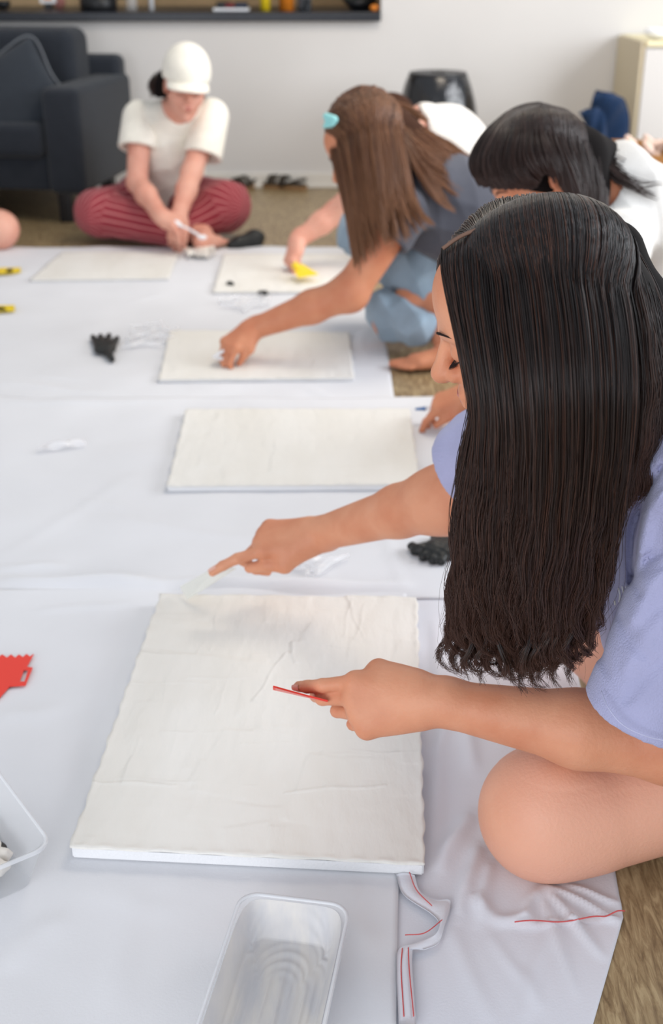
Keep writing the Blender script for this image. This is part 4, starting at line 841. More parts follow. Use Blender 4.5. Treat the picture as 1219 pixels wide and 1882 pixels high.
# shorts
body('shorts', [Cp(pel+np.array([.02, 0, -.0]), pel+np.array([.0, -.08, .0]), .125, .11, .03), Cp(hipL+np.array([.03, 0, 0]), hipL*.75+knL*.25, .098, .094, .03), Cp([.66, 1.52, .13], [.56, 1.59, .13], .095, .09, .03)], .006, M['collar'], A)
# hair
cr = 1.30
near = pxg([
 [(814, 456, 1.275), (818, 500, 1.25), (834, 560, 1.232), (852, 625, 1.222), (868, 690, 1.225), (880, 750, 1.24), (858, 850, 1.27), (846, 950, 1.31), (840, 1040, 1.35), (830, 1120, 1.39), (824, 1190, 1.42), (822, 1250, 1.44)],
 [(850, 432, 1.27), (846, 480, 1.235), (856, 560, 1.215), (874, 660, 1.205), (888, 760, 1.215), (884, 860, 1.25), (872, 960, 1.29), (866, 1060, 1.33), (862, 1140, 1.37), (866, 1200, 1.40), (872, 1255, 1.43)],
 [(905, 413, 1.27), (900, 450, 1.235), (908, 560, 1.20), (925, 680, 1.19), (936, 800, 1.205), (930, 920, 1.25), (920, 1040, 1.30), (915, 1130, 1.35), (918, 1200, 1.385), (925, 1265, 1.425)],
 [(970, 396, 1.27), (972, 430, 1.225), (992, 560, 1.185), (1005, 700, 1.175), (1008, 840, 1.205), (1000, 970, 1.25), (985, 1080, 1.30), (978, 1170, 1.35), (975, 1225, 1.39), (975, 1270, 1.42)],
 [(1035, 385, 1.27), (1052, 430, 1.23), (1080, 560, 1.185), (1092, 700, 1.175), (1090, 840, 1.21), (1076, 960, 1.25), (1055, 1070, 1.30), (1040, 1160, 1.34), (1032, 1220, 1.37), (1030, 1268, 1.40)],
 [(1085, 392, 1.28), (1122, 440, 1.25), (1158, 560, 1.21), (1172, 700, 1.20), (1165, 820, 1.225), (1150, 930, 1.26), (1132, 1030, 1.29), (1112, 1110, 1.32), (1096, 1180, 1.35), (1084, 1240, 1.38)]])
far = pxg([
 [(814, 456, 1.28), (808, 480, 1.30), (806, 500, 1.33), (812, 540, 1.36), (830, 600, 1.38), (850, 700, 1.40)],
 [(850, 432, 1.28), (838, 432, 1.31), (835, 440, 1.35), (845, 500, 1.39), (865, 600, 1.41), (880, 720, 1.42)],
 [(905, 413, 1.28), (896, 378, 1.32), (892, 390, 1.37), (900, 460, 1.41), (920, 600, 1.43), (930, 760, 1.43)],
 [(970, 396, 1.28), (968, 358, 1.33), (968, 375, 1.38), (975, 460, 1.43), (990, 600, 1.44), (1000, 760, 1.43)],
 [(1035, 385, 1.28), (1042, 362, 1.33), (1052, 385, 1.37), (1070, 470, 1.42), (1080, 600, 1.43), (1090, 760, 1.42)],
 [(1085, 392, 1.29), (1108, 392, 1.33), (1130, 430, 1.37), (1160, 520, 1.39), (1180, 640, 1.40), (1200, 760, 1.40)]])
back = pxg([
 [(1050, 376, 1.295), (1110, 410, 1.275), (1150, 480, 1.25), (1176, 570, 1.235), (1190, 680, 1.23), (1186, 780, 1.24), (1165, 870, 1.26), (1150, 960, 1.28)],
 [(1070, 378, 1.30), (1135, 425, 1.30), (1180, 510, 1.29), (1205, 610, 1.28), (1216, 710, 1.275), (1208, 800, 1.28), (1180, 880, 1.29), (1160, 950, 1.30)],
 [(1080, 380, 1.305), (1150, 440, 1.33), (1205, 540, 1.33), (1232, 650, 1.33), (1242, 740, 1.33), (1250, 800, 1.34), (1262, 860, 1.34), (1280, 930, 1.35)],
 [(1085, 384, 1.31), (1150, 440, 1.37), (1205, 550, 1.39), (1235, 650, 1.40), (1255, 740, 1.41), (1280, 820, 1.42), (1300, 900, 1.43), (1320, 980, 1.44)]])
mass = pxg([
 [(900, 640, 1.30), (905, 760, 1.29), (905, 860, 1.31), (895, 960, 1.34), (885, 1060, 1.37), (872, 1150, 1.41), (862, 1235, 1.44)],
 [(960, 640, 1.28), (965, 760, 1.27), (960, 860, 1.29), (945, 960, 1.32), (935, 1060, 1.36), (925, 1150, 1.40), (925, 1245, 1.43)],
 [(1040, 640, 1.28), (1045, 760, 1.27), (1040, 860, 1.29), (1025, 960, 1.32), (1010, 1060, 1.35), (1000, 1150, 1.38), (1000, 1255, 1.42)],
 [(1110, 640, 1.30), (1120, 760, 1.28), (1115, 860, 1.29), (1095, 960, 1.31), (1075, 1050, 1.33), (1060, 1140, 1.36), (1060, 1230, 1.40)]])
SKA = [(hL(0, -.022, .034), np.array([.081, .100, .084]), hR)]
S = [hair_sheet(near, 5200, 44, .00046, .034, 30, .0075, 8.0, .016, .0026, .35, 1, .002, .19, skull=SKA, wstart=.40, cmix=1.0),
     hair_sheet(far, 1500, 18, .00048, .008, 60, .001, 2, 0, .0012, .6, 2, .006, .1, inward=(0, -1, -.3), skull=SKA),
     hair_sheet(back, 2600, 30, .00048, .02, 24, .006, 6.0, 0, .0026, .4, 3, .012, .15, skull=SKA, cmix=.9),
     hair_sheet(mass, 900, 34, .0005, .03, 14, .0085, 6.5, .012, .003, .35, 4, .002, .22, cmix=1.0),
     hair_sheet(near, 200, 28, .00022, .0, 200, .012, 3.0, .004, .005, .5, 5, .018, .3, skull=SKA)]
# curled lock ends
cl = []
g2 = np.random.default_rng(31)
for i in range(22):
    x = 838+245*g2.random(); y = 1180+45*g2.random()+(-25 if x > 1010 else 0); d0 = 1.415-.00025*(x-840)+.01*g2.random(); R_ = (9+9*g2.random()); sg = g2.choice([-1, 1]); pts = []
    for t in np.linspace(0, 1, 12): pts.append((x+sg*R_*(1-math.cos(t*4.2))*(.9)*(.5+.5*t), y-80+t*105+R_*math.sin(t*4.2)*(.4+.6*t), d0-.03*(1-t)+.007*math.cos(t*5)))
    gp = pxg([pts]); base = gp[0]; n = 60; P = np.repeat(crom(base, 26)[None], n, 0); P = P+g2.normal(size=(n, 1, 3))*.0010+g2.normal(size=(n, 1, 3))*.003*(np.linspace(0, 1, 26)[None, :, None]-.4)**2*3
    cl.append((P, np.full((n, 26), .0005)*(1-.6*np.linspace(0, 1, 26)**3)[None]))
S += cl
hull = [El(hL(0, -.022, .034), np.array([.080, .097, .0835]), hR, .01)]
for a, b, r_ in (((990, 560, 1.28), (985, 760, 1.275), .045), ((1060, 520, 1.29), (1080, 760, 1.28), .05), ((985, 760, 1.275), (955, 930, 1.34), .036), ((1080, 760, 1.28), (1050, 950, 1.33), .038), ((1130, 560, 1.33), (1150, 780, 1.32), .045), ((1120, 470, 1.42), (1180, 600, 1.42), .042), ((1180, 600, 1.41), (1205, 760, 1.41), .038), ((1050, 950, 1.33), (1035, 1040, 1.37), .018), ((920, 640, 1.295), (935, 760, 1.285), .024)):
    hull.append(Cp(WD(*a), WD(*b), r_, r_*.8, .05))
hair('hair', S, M['hair_black'], A, hull, .005)

tube('scalp_parting', [WD(814, 457, 1.262), WD(850, 433, 1.256), WD(905, 413, 1.25), WD(970, 396, 1.25), WD(1030, 386, 1.256)], .0022, mat('scalp', rgb(120, 92, 78), .7), A, 40, 6)
# red scraper in her hand (edge-on to the lens)
rs = thing('notched_scraper', 'thin red plastic scraper held edge-on by the nearest person', 'scraper', WD(548, 1274, 1.52))
c0 = WD(560, 1277, 1.525); dx_ = unit(WD(500, 1262, 1.525)-c0); vw = unit(c0-np.array([0, 0, CAM_H])); dz_ = unit(np.cross(dx_, vw)); vw = unit(vw+dz_*.035)
dy_ = unit(vw-dx_*np.dot(vw, dx_)); dz_ = np.cross(dx_, dy_)
Mr = Matrix(((dx_[0], dy_[0], dz_[0], c0[0]), (dx_[1], dy_[1], dz_[1], c0[1]), (dx_[2], dy_[2], dz_[2], c0[2]), (0, 0, 0, 1)))
P_ = [(.041, -.05)]; 
for i in range(9): P_ += [(.036, -.05+.011*i+.002), (.041, -.05+.011*(i+1))]
slab('scraper_blade', P_+[(.02, .035), (-.005, .02), (-.03, .016), (-.03, -.016), (-.005, -.02), (.02, -.035)], .0022, M['red_plastic'], rs, Mr)
# cream spatula in the far hand
wsq = thing('plastic_spatula', 'wide translucent cream spatula held in the right hand of the nearest person', 'spatula', WZ(385, 1065, .06))
q4 = [WZ(406, 1036, .105), WZ(434, 1045, .105), WZ(343, 1103, .036), WZ(331, 1078, .045)]
bm = bmesh.new(); n = unit(np.cross(q4[1]-q4[0], q4[3]-q4[0])); vs = [bm.verts.new(p_) for p_ in q4]+[bm.verts.new(p_+n*.002) for p_ in q4]
for f_ in ((0, 1, 2, 3), (7, 6, 5, 4), (0, 4, 5, 1), (1, 5, 6, 2), (2, 6, 7, 3), (3, 7, 4, 0)): bm.faces.new([vs[i] for i in f_])
bmesh.ops.recalc_face_normals(bm, faces=bm.faces); bo('spatula_blade', bm, mat('milky cream plastic', rgb(236, 236, 228), .3, .5, alpha=.6), wsq)
# plaster specks on the fingers
sk = thing('hand_plaster', 'cream plaster specks on the hand with the red scraper', 'plaster', WD(665, 1250, 1.47)) if False else None
spk = [El(WD(x, y, d), (.0028, .0028, .0028), k=.002) for x, y, d in ((655, 1254, 1.475), (667, 1246, 1.472), (603, 1291, 1.49))]

# ------------------------------------------------ person in the white cap
G_ = thing('person', 'person in white cap and white tee sitting cross-legged in red striped trousers', 'person', (-.68, 5.2, 0))
SK = M['skin_rosy']
hp, hL, hR = head(WY(341, 160, 4.98), (.24, -.95, -.20), (.16, -.20, .96), .97)
pel = WY(300, 385, 5.3); pel[2] = .14; sL = WY(258, 218, 5.12); sR = WY(388, 214, 5.12); eL = WY(252, 335, 4.98); wL = WY(296, 396, 4.78); eR = WY(352, 318, 4.98); wR = WY(328, 400, 4.82)
neck = WY(325, 205, 5.13)
pr = [Cp(pel, WY(312, 290, 5.2), .14, .12, .05), Cp(WY(312, 290, 5.2), neck, .12, .06, .05), Cp(sL, sR, .055, .055, .05), Cp(neck, hL(0, -.02, -.05), .058, .055, .03)]+hp
pr += arm(sL, eL, wL, (.05, .042, .042, .03)); pr += arm(sR, eR, wR, (.05, .042, .042, .03))
h1, t1_ = hand(wL, WY(335, 415, 4.72)-wL, (0, -.5, .9), (.3, -.9, -.3), curl=((30, 45, 25), (40, 50, 30), (45, 55, 30), (50, 55, 30)), thumb_tip=(.09, .025, -.03)); pr += h1
h2, t2_ = hand(wR, WY(325, 440, 4.80)-wR, (-.3, -.9, .2), (.9, -.1, .1), curl=((20, 30, 20), (25, 35, 20), (30, 35, 20), (30, 40, 20))); pr += h2
kL = WY(182, 397, 5.0); kR = WY(415, 385, 5.05); kL[2] = .12; kR[2] = .14
aL = WY(375, 445, 4.92); aL[2] = .05; aR = WY(300, 445, 4.98); aR[2] = .05
pr += [Cp(pel, kL, .08, .06, .04), Cp(kL, aL, .055, .04, .03), Cp(pel, kR, .08, .06, .04), Cp(kR, aR, .055, .04, .03)]
pr += foot(WZ(370, 447, .04), WZ(405, 440, .03), (0, 0, 1), 1)
bd = body('body', pr, .0055, SK, G_); face_parts(hL, hR, .97, bd)
body('tee_shirt', [Cp(WY(312, 350, 5.26), WY(312, 270, 5.2), .15, .145, .05), Cp(WY(312, 270, 5.2), WY(322, 225, 5.15), .145, .08, .05), Cp(sL, sR, .068, .068, .05),
     neg(Cp(neck+np.array([.01, -.05, .02]), hL(0, .02, -.10), .052, .05), .006)], .0055, M['cream_cotton'], G_, folds(.016, .13, 5))
sleeve(sL, WY(253, 274, 5.06), .074, .082, M['cream_cotton'], G_, .060, eL, .0055); sleeve(sR, WY(372, 288, 5.04), .074, .082, M['cream_cotton'], G_, .060, eR, .0055)
# striped trousers with a stripe coordinate
segs = [(pel, kL, .105, .092), (kL, aL+np.array([-.12, 0, .02]), .092, .075), (pel, kR, .11, .10), (kR, aR+np.array([.10, 0, .02]), .095, .075)]
V, Q = sdf_mesh([Cp(a, b, r1, r2, .04) for a, b, r1, r2 in segs]+[El(pel+np.array([0, -.02, 0]), (.19, .14, .12), k=.05)], .0065, folds(.012, .10, 9))
V[:, 2] = np.maximum(V[:, 2], .004); o = nm('striped_trousers', V, Q, M['stripe'], G_)
best = np.full(len(V), 1e9); st_ = np.zeros(len(V))
for a, b, r1, r2 in segs:
    d = b-a; t = np.clip(((V-a)@d)/(d@d), 0, 1); q_ = V-(a+t[:, None]*d); dd = np.linalg.norm(q_, axis=1)-r1; n1 = unit(np.cross(d, (0, 1, .5))); n2 = unit(np.cross(d, n1)); ang = np.arctan2(q_@n1, q_@n2)*r1
    mk = dd < best; best[mk] = dd[mk]; st_[mk] = ang[mk]
at_ = o.data.attributes.new('stripe', 'FLOAT', 'POINT'); at_.data.foreach_set('value', st_.astype(np.float32))
# cap
cc = hL(0, -.005, .06)
cp = [El(cc, np.array([.092, .108, .105])*1.02, hR, .01), neg(El(hL(0, -.02, -.02), np.array([.083, .11, .11]), hR), .006), Pl(hL(0, 0, .028), -hR[2]-.22*hR[1]*-1, k=.004)]
cp = [El(cc, np.array([.096, .108, .110]), hR, .01), Pl(hL(0, .0, .030), -hR[2]+.12*hR[1], k=.004), neg(El(hL(0, -.01, .02), np.array([.087, .103, .10]), hR), .004)]
cap_ = body('cap', cp, .0045, M['cream_cotton'], G_)
Vb = []; n = 20; m_ = 9
for i in range(n):
    a = math.radians(-68+136*i/(n-1))
    for j in range(m_):
        f = j/(m_-1); x = math.sin(a)*(.088+.012*f*0); y = math.cos(a)*.098+f*.062*max(0, math.cos(a))**.6; Vb.append(hL(x*1.03, y, .046-.018*f-.5*x*x/.09*.1*(1+f)-.012*abs(math.sin(a))**2))
Vb = np.array(Vb); I = np.arange(n*m_).reshape(n, m_); q = np.stack([I[:-1, :-1], I[:-1, 1:], I[1:, 1:], I[1:, :-1]], -1).reshape(-1, 4); o = nm('cap_brim', Vb, q, M['cream_cotton'], cap_); md = o.modifiers.new('s', 'SOLIDIFY'); md.thickness = .005; md.offset = 0
bun = [[hL(.07, -.03, .03), hL(.10, -.07, .01), hL(.115, -.095, -.03), hL(.10, -.09, -.08)], [hL(.06, -.07, .04), hL(.10, -.12, .0), hL(.12, -.13, -.05), hL(.10, -.12, -.09)], [hL(.0, -.09, .03), hL(.0, -.13, 0), hL(.0, -.14, -.05), hL(0, -.12, -.08)], [hL(-.07, -.05, .02), hL(-.088, -.07, -.01), hL(-.09, -.075, -.04), hL(-.085, -.06, -.07)]]
hair('hair', [hair_sheet(bun, 600, 12, .001, .02, 30, .010, 2, .008, .003, .5, 6, .01, .2, inward=(0, 1, 0))], M['hair_dark'], G_, [El(hL(.03, -.08, -.01), (.075, .055, .075), hR, .02), Cp(hL(.09, -.05, -.01), hL(.098, -.05, -.05), .026, .018, .02)], .006)
# spoon-like white tool
tl = thing('mixing_spoon', 'white plastic spoon held over the plaster by the person in the cap', 'spoon', WY(350, 425, 4.72))
tube('spoon_handle', [WY(322, 412, 4.72), WY(345, 420, 4.70), WY(368, 434, 4.69)], [.006, .004, .005], M['white_plastic'], tl, 16, 8)
body('spoon_bowl', [El(WY(372, 436, 4.69), (.018, .014, .009), k=.01)], .003, M['white_plastic'], tl)
body('hair_tie', [Cp(WY(324, 410, 4.72), WY(330, 413, 4.72), .012, .010, .004)], .003, M['white_plastic'], tl)

# ------------------------------------------------ person in grey tee and jeans
B = thing('person', 'person with long brown hair, charcoal tee and faded jeans reaching over a canvas', 'person', (.4, 3.6, 0))
SK = M['skin_warm']; DB = 3.42
hp, hL, hR = head(WD(672, 268, DB), (-.78, -.12, -.60), (-.6, 0, .78), 1.06)
sN = WD(742, 388, 3.38); sF = WD(745, 318, 3.72); elN = WD(643, 538, 3.42); wrN = WZ(462, 606, .10); pel = WD(935, 430, 3.72); pel[2] = max(.2, pel[2])
nk = WD(735, 330, 3.5)
pr = [Cp(pel, WD(830, 370, 3.58), .15, .13, .05), Cp(WD(830, 370, 3.58), nk, .12, .07, .05), Cp(sN, sF, .055, .055, .04), Cp(nk, hL(0, -.02, -.05), .055, .055, .03)]+hp
pr += arm(sN, elN, wrN, (.054, .050, .047, .030)); pr.append(El(elN, (.049, .048, .049), k=.03))
fB = WZ(400, 652, .05)-wrN; h1, tB = hand(wrN, fB, (-.2, -.5, .8), (.25, -.9, -.2), curl=((35, 50, 25), (42, 60, 30), (48, 62, 30), (50, 60, 30)), thumb=(.05, .042, -.02), thumb_tip=(.09, .03, -.045), sc=1.05); pr += h1
kn1 = WD(668, 425, 3.75); ank = WZ(822, 612, .09); kn2 = WZ(722, 588, .085)
pr += [Cp(pel, kn1, .08, .06, .04), Cp(kn1, WD(722, 474, 3.66), .05, .045, .03), Cp(WD(722, 474, 3.66), WD(800, 556, 3.62), .045, .036, .03), Cp(pel, kn2, .07, .06, .04), Cp(kn2, WZ(860, 590, .06), .05, .04, .03)]
pr += [Cp(WD(798, 556, 3.62), WZ(818, 632, .05), .036, .034, .03)]+foot(WZ(862, 652, .04), WZ(724, 671, .02), (0, 0, 1), 1.0)
bd = body('body', pr, .0048, SK, B); face_parts(hL, hR, 1.06, bd)
body('tee_shirt', [Cp(WD(915, 420, 3.72), WD(835, 385, 3.56), .165, .155, .05), Cp(WD(835, 385, 3.56), nk, .15, .09, .05), Cp(sN, sF, .072, .072, .05), El(WD(790, 375, 3.5), (.14, .12, .12), k=.05), neg(Cp(nk, hL(0, -.02, -.07), .068, .066), .006)], .0055, M['grey_cotton'], B, folds(.014, .13, 14))
sleeve(sN, WD(706, 437, 3.38), .076, .080, M['grey_cotton'], B, .062, elN, .0055, disp=folds(.006, .1, 15))
V, Q = sdf_mesh([Cp(pel+np.array([0, 0, -.02]), kn1, .13, .078, .05), Cp(kn1, WD(722, 474, 3.66), .078, .078, .03), Cp(WD(722, 474, 3.66), WD(800, 556, 3.62), .078, .050, .03), Cp(WD(800, 490, 3.66), pel, .095, .12, .04), Cp(WD(850, 520, 3.8), kn2, .08, .05, .012), Cp(WZ(712, 572, .10), WZ(770, 604, .085), .070, .056, .010), Cp(WZ(700, 562, .13), WZ(722, 598, .075), .045, .055, .012)], .0055, folds(.020, .075, 17))
V[:, 2] = np.maximum(V[:, 2], .012); nm('jeans', V, Q, M['denim'], B)
bh = pxg([
 [(606, 232, 3.42), (606, 262, 3.38), (618, 310, 3.36), (632, 370, 3.36), (644, 440, 3.38), (652, 535, 3.40)],
 [(622, 202, 3.42), (632, 250, 3.34), (642, 305, 3.31), (650, 360, 3.31), (656, 430, 3.33), (664, 505, 3.35)],
 [(645, 182, 3.42), (664, 235, 3.31), (672, 295, 3.28), (680, 350, 3.28), (690, 410, 3.27), (704, 468, 3.27)],
 [(675, 176, 3.42), (702, 225, 3.31), (712, 290, 3.28), (716, 345, 3.27), (726, 400, 3.26), (740, 455, 3.26)],
 [(702, 184, 3.43), (735, 235, 3.35), (748, 295, 3.32), (758, 350, 3.30), (780, 392, 3.27), (815, 420, 3.27)]])
bs = pxg([
 [(700, 182, 3.44), (745, 215, 3.44), (790, 243, 3.46), (835, 268, 3.48), (872, 292, 3.50)],
 [(705, 190, 3.43), (748, 230, 3.42), (790, 262, 3.43), (832, 288, 3.45), (868, 310, 3.47)],
 [(710, 200, 3.42), (750, 250, 3.38), (785, 285, 3.38), (820, 310, 3.40), (850, 335, 3.40)],
 [(712, 220, 3.40), (748, 275, 3.35), (770, 320, 3.32), (800, 365, 3.32), (845, 405, 3.34)]])
SKB = [(hL(0, -.03, .045), np.array([.088, .102, .096])*1.06, hR)]
hair('hair', [hair_sheet(bh, 3400, 20, .0009, .04, 40, .004, 1.3, .003, .003, .4, 21, .012, .35, skull=SKB, cmix=.8), hair_sheet(bs, 1500, 18, .0009, .03, 20, .006, 1.3, .004, .003, .4, 22, .014, .3, skull=SKB, cmix=.8)], M['hair_brown'], B,
     [El(hL(0, -.03, .045), np.array([.084, .098, .092])*1.06, hR, .01), Cp(WD(690, 300, 3.38), WD(700, 370, 3.36), .07, .045, .04), Cp(WD(660, 280, 3.4), WD(662, 340, 3.38), .045, .03, .03), Cp(WD(725, 235, 3.45), WD(790, 270, 3.5), .06, .035, .03)], .007)
cp_ = thing('hair_clip', 'pale aqua claw clip in the brown hair', 'clip', WD(606, 222, 3.33))
body('clip_body', [Cp(WD(600, 214, 3.31), WD(614, 220, 3.30), .010, .012, .004), Cp(WD(597, 232, 3.31), WD(612, 228, 3.3), .006, .007, .003)]+[Cp(WD(599+4*i, 216, 3.305), WD(598+4*i, 234, 3.31), .004, .003, .002) for i in range(4)], .003, M['aqua'], cp_)
wt = thing('white_scraper', 'small white scraper under the hand of the person in grey', 'scraper', WZ(400, 655, .03))
body('scraper_blade', [Cp(WZ(394, 656, .035), WZ(412, 660, .035), .006, k=.004), Cp(WZ(394, 656, .04), WZ(410, 645, .06), .005, k=.004)], .003, M['white_plastic'], wt)

# ------------------------------------------------ person with dark hair tied back
C_ = thing('person', 'person in white tee with dark brown hair bending behind the nearest person', 'person', (.9, 2.75, 0))
SK = M['skin_warm']; DC = 2.48
hp, hL, hR = head(WD(1000, 328, DC), (-.84, -.12, -.52), (-.52, 0, .85), 1.06)
nk = WD(1115, 345, 2.55); sN = WD(1130, 455, 2.46); sF = WD(1160, 330, 2.85); pel = np.array([1.05, 2.85, .17]); elN = WD(968, 640, 2.68); wrN = WZ(866, 722, .10)
pr = [Cp(pel, [.85, 2.68, .38], .15, .13, .05), Cp([.85, 2.68, .38], nk, .12, .06, .05), Cp(sN, sF, .055, .055, .04), Cp(nk, hL(0, -.02, -.05), .058, .055, .03)]+hp
pr += arm(sN, elN, wrN, (.05, .045, .043, .031))
h1, tC = hand(wrN, WZ(775, 755, .05)-wrN, (-.1, -.4, .9), (.1, -.9, -.1), curl=((20, 30, 20), (38, 42, 20), (46, 50, 25), (50, 52, 30)), thumb=(.05, .042, -.02), thumb_tip=(.105, .040, -.03), sc=1.02); pr += h1
pr += [Cp(pel, [.62, 2.55, .15], .085, .065, .04), Cp([.62, 2.55, .13], [.95, 2.45, .07], .055, .04, .03), Cp(pel, [.75, 3.1, .15], .085, .065, .04), Cp([.75, 3.1, .13], [.9, 2.8, .07], .055, .04, .03)]
pr += foot(np.array([.93, 2.46, .04]), np.array([.75, 2.40, .03]), (0, 0, 1))+foot(np.array([.93, 2.78, .04]), np.array([.74, 2.74, .03]), (0, 0, 1))
bd = body('body', pr, .0045, SK, C_); face_parts(hL, hR, 1.06, bd)
body('tee_shirt', [Cp([.98, 2.8, .26], [.85, 2.68, .42], .18, .165, .06), Cp([.85, 2.68, .42], nk+np.array([.03, .02, 0]), .15, .09, .06), Cp(sN, sF, .075, .07, .05), neg(Cp(nk, hL(0, -.02, -.07), .066, .066), .006)], .006, M['white_cotton'], C_, folds(.012, .12, 24))
sleeve(sN, sN*.5+elN*.5, .076, .076, M['white_cotton'], C_, .060, elN, .006)
V, Q = sdf_mesh([Cp(pel, [.62, 2.55, .15], .13, .09, .05), Cp([.62, 2.55, .13], [.88, 2.46, .08], .08, .065, .03), Cp(pel, [.75, 3.1, .15], .13, .09, .05), Cp([.75, 3.1, .13], [.88, 2.82, .08], .08, .065, .03)], .008, folds(.01, .1, 27)); V[:, 2] = np.maximum(V[:, 2], .008); nm('jeans', V, Q, M['denim'], C_)
ch = pxg([
 [(925, 210, 2.50), (892, 245, 2.47), (868, 290, 2.46), (872, 322, 2.45), (888, 342, 2.44)],
 [(945, 198, 2.50), (922, 240, 2.42), (905, 290, 2.39), (912, 328, 2.38), (930, 348, 2.38)],
 [(968, 190, 2.50), (955, 240, 2.39), (948, 290, 2.355), (962, 328, 2.355), (985, 345, 2.36)],
 [(985, 188, 2.50), (988, 235, 2.39), (992, 272, 2.345), (1002, 298, 2.34), (1010, 320, 2.35)],
 [(992, 188, 2.50), (1008, 232, 2.40), (1026, 276, 2.35), (1046, 320, 2.35), (1062, 382, 2.37)],
 [(1000, 190, 2.50), (1030, 230, 2.40), (1046, 280, 2.355), (1062, 325, 2.355), (1074, 385, 2.37)],
 [(1012, 193, 2.50), (1060, 225, 2.43), (1082, 280, 2.40), (1095, 335, 2.40), (1095, 395, 2.41)],
 [(1020, 197, 2.51), (1078, 235, 2.49), (1106, 290, 2.47), (1116, 345, 2.46), (1114, 400, 2.45)]])
ct = pxg([
 [(1085, 250, 2.52), (1125, 275, 2.52), (1170, 300, 2.54), (1225, 322, 2.56)],
 [(1090, 265, 2.50), (1125, 295, 2.49), (1170, 322, 2.50), (1230, 340, 2.52)],
 [(1095, 280, 2.48), (1120, 315, 2.46), (1160, 345, 2.46), (1225, 358, 2.48)]])
SKC = [(hL(0, -.010, .038), np.array([.088, .099, .094])*1.04, hR)]
hair('hair', [hair_sheet(ch, 3600, 18, .0008, .02, 60, .003, 1.5, 0, .002, .7, 41, .004, .06, skull=SKC), hair_sheet(ct, 420, 16, .0008, .02, 12, .008, 1.6, .004, .004, .5, 42, .015, .3)], M['hair_dark'], C_,
     [El(hL(0, -.010, .038), np.array([.085, .096, .091])*1.04, hR, .01), neg(El(hL(0, .115, -.05), (.08, .07, .09), hR), .01), El(hL(0, -.06, -.03), np.array([.07, .06, .09]), hR, .03), neg(El(hL(-.095, -.004, -.010), (.034, .030, .036), hR), .006), Cp(hL(.0, -.09, -.0), WD(1120, 285, 2.56), .05, .03, .03)], .006)
tl = thing('palette_knife', 'slim tool with blue tip in the hand behind the long black hair', 'tool', WZ(785, 752, .05))
tube('tool_handle', [WZ(850, 728, .085), WZ(812, 742, .062), WZ(782, 751, .045)], [.006, .006, .004], M['white_plastic'], tl, 14, 8)
tube('blue_tip', [WZ(783, 751, .046), WZ(764, 752, .04)], [.0055, .003], M['blue_plastic'], tl, 8, 8)

# ------------------------------------------------ hidden person in white behind
E_ = thing('person', 'mostly hidden person in white top reaching out with a yellow scraper', 'person', (.35, 4.75, 0))
SK = M['skin_rosy']
hp, hL, hR = head(WY(715, 250, 4.45), (-.75, -.35, -.56), (-.5, -.2, .8), 1.0)
nk = WY(765, 228, 4.58); sh = WY(735, 275, 4.45); el = WY(618, 390, 4.55); wr = WY(547, 442, 4.50); pel = np.array([.62, 4.9, .2])
pr = [Cp(pel, WY(815, 262, 4.7), .14, .12, .05), Cp(WY(815, 262, 4.7), nk, .11, .055, .05), Cp(nk, hL(0, -.02, -.05), .055, .052, .03), Cp(sh, WY(800, 235, 4.85), .055, .055, .04)]+hp+arm(sh, el, wr, (.05, .044, .042, .03))
h1, tE = hand(wr, WY(533, 480, 4.46)-wr, (-.8, -.4, .3), (.3, -.9, .1), curl=((30, 40, 20), (45, 50, 25), (50, 55, 25), (55, 55, 25)), sc=1.02); pr += h1
pr += [Cp(pel, [.35, 4.6, .13], .08, .06, .04), Cp([.35, 4.6, .12], [.7, 4.65, .07], .055, .04, .03), Cp(pel, [.4, 5.05, .13], .08, .06, .04), Cp([.4, 5.05, .12], [.72, 5.0, .07], .055, .04, .03)]
pr += foot(np.array([.68, 4.66, .04]), np.array([.86, 4.7, .03]), (0, 0, 1))+foot(np.array([.70, 5.0, .04]), np.array([.88, 5.02, .03]), (0, 0, 1))
body('body', pr, .0055, SK, E_)
body('tee_shirt', [Cp([.6, 4.88, .26], WY(818, 268, 4.7), .16, .145, .05), Cp(WY(818, 268, 4.7), nk+np.array([.03, 0, 0]), .145, .075, .05), Cp(sh, WY(800, 235, 4.85), .068, .065, .04), neg(Cp(nk, hL(0, -.02, -.07), .066, .062), .006)], .007, M['white_cotton'], E_, folds(.01, .12, 34))
sleeve(sh, sh*.6+el*.4, .07, .07, M['white_cotton'], E_, .056, el, .007)
V, Q = sdf_mesh([Cp(pel, [.35, 4.6, .13], .12, .085, .04), Cp([.35, 4.6, .11], [.66, 4.65, .075], .075, .06, .03), Cp(pel, [.4, 5.05, .13], .12, .085, .04), Cp([.4, 5.05, .12], [.66, 5.0, .075], .075, .06, .03)], .009); V[:, 2] = np.maximum(V[:, 2], .006); nm('trousers', V, Q, M['grey_cotton'], E_)
eh = [[hL(x, .05, .10), hL(x*1.5, -.03, .13), hL(x*1.9, -.09, .06), hL(x*1.8, -.13, -.02)] for x in (-.05, -.02, .02, .05)]
hair('hair', [hair_sheet(eh, 300, 10, .0015, .01, 20, .003, 2, 0, .003, .5, 51, .01, .1, inward=(0, 0, -1))], M['hair_brown'], E_, [El(hL(0, -.025, .045), np.array([.086, .105, .094]), hR, .01), Cp(hL(0, -.1, 0), nk+np.array([.0, 0, .03]), .03, .025, .03)], .008)
ys = thing('yellow_scraper', 'bright yellow scraper held flat on the farthest right canvas', 'scraper', WZ(560, 498, .04))
q4 = [WZ(536, 489, .05), WZ(556, 487, .05), WZ(585, 505, .036), WZ(548, 511, .036)]
bm = bmesh.new(); vs = [bm.verts.new(p_) for p_ in q4]+[bm.verts.new(p_+np.array([0, 0, .004])) for p_ in q4]
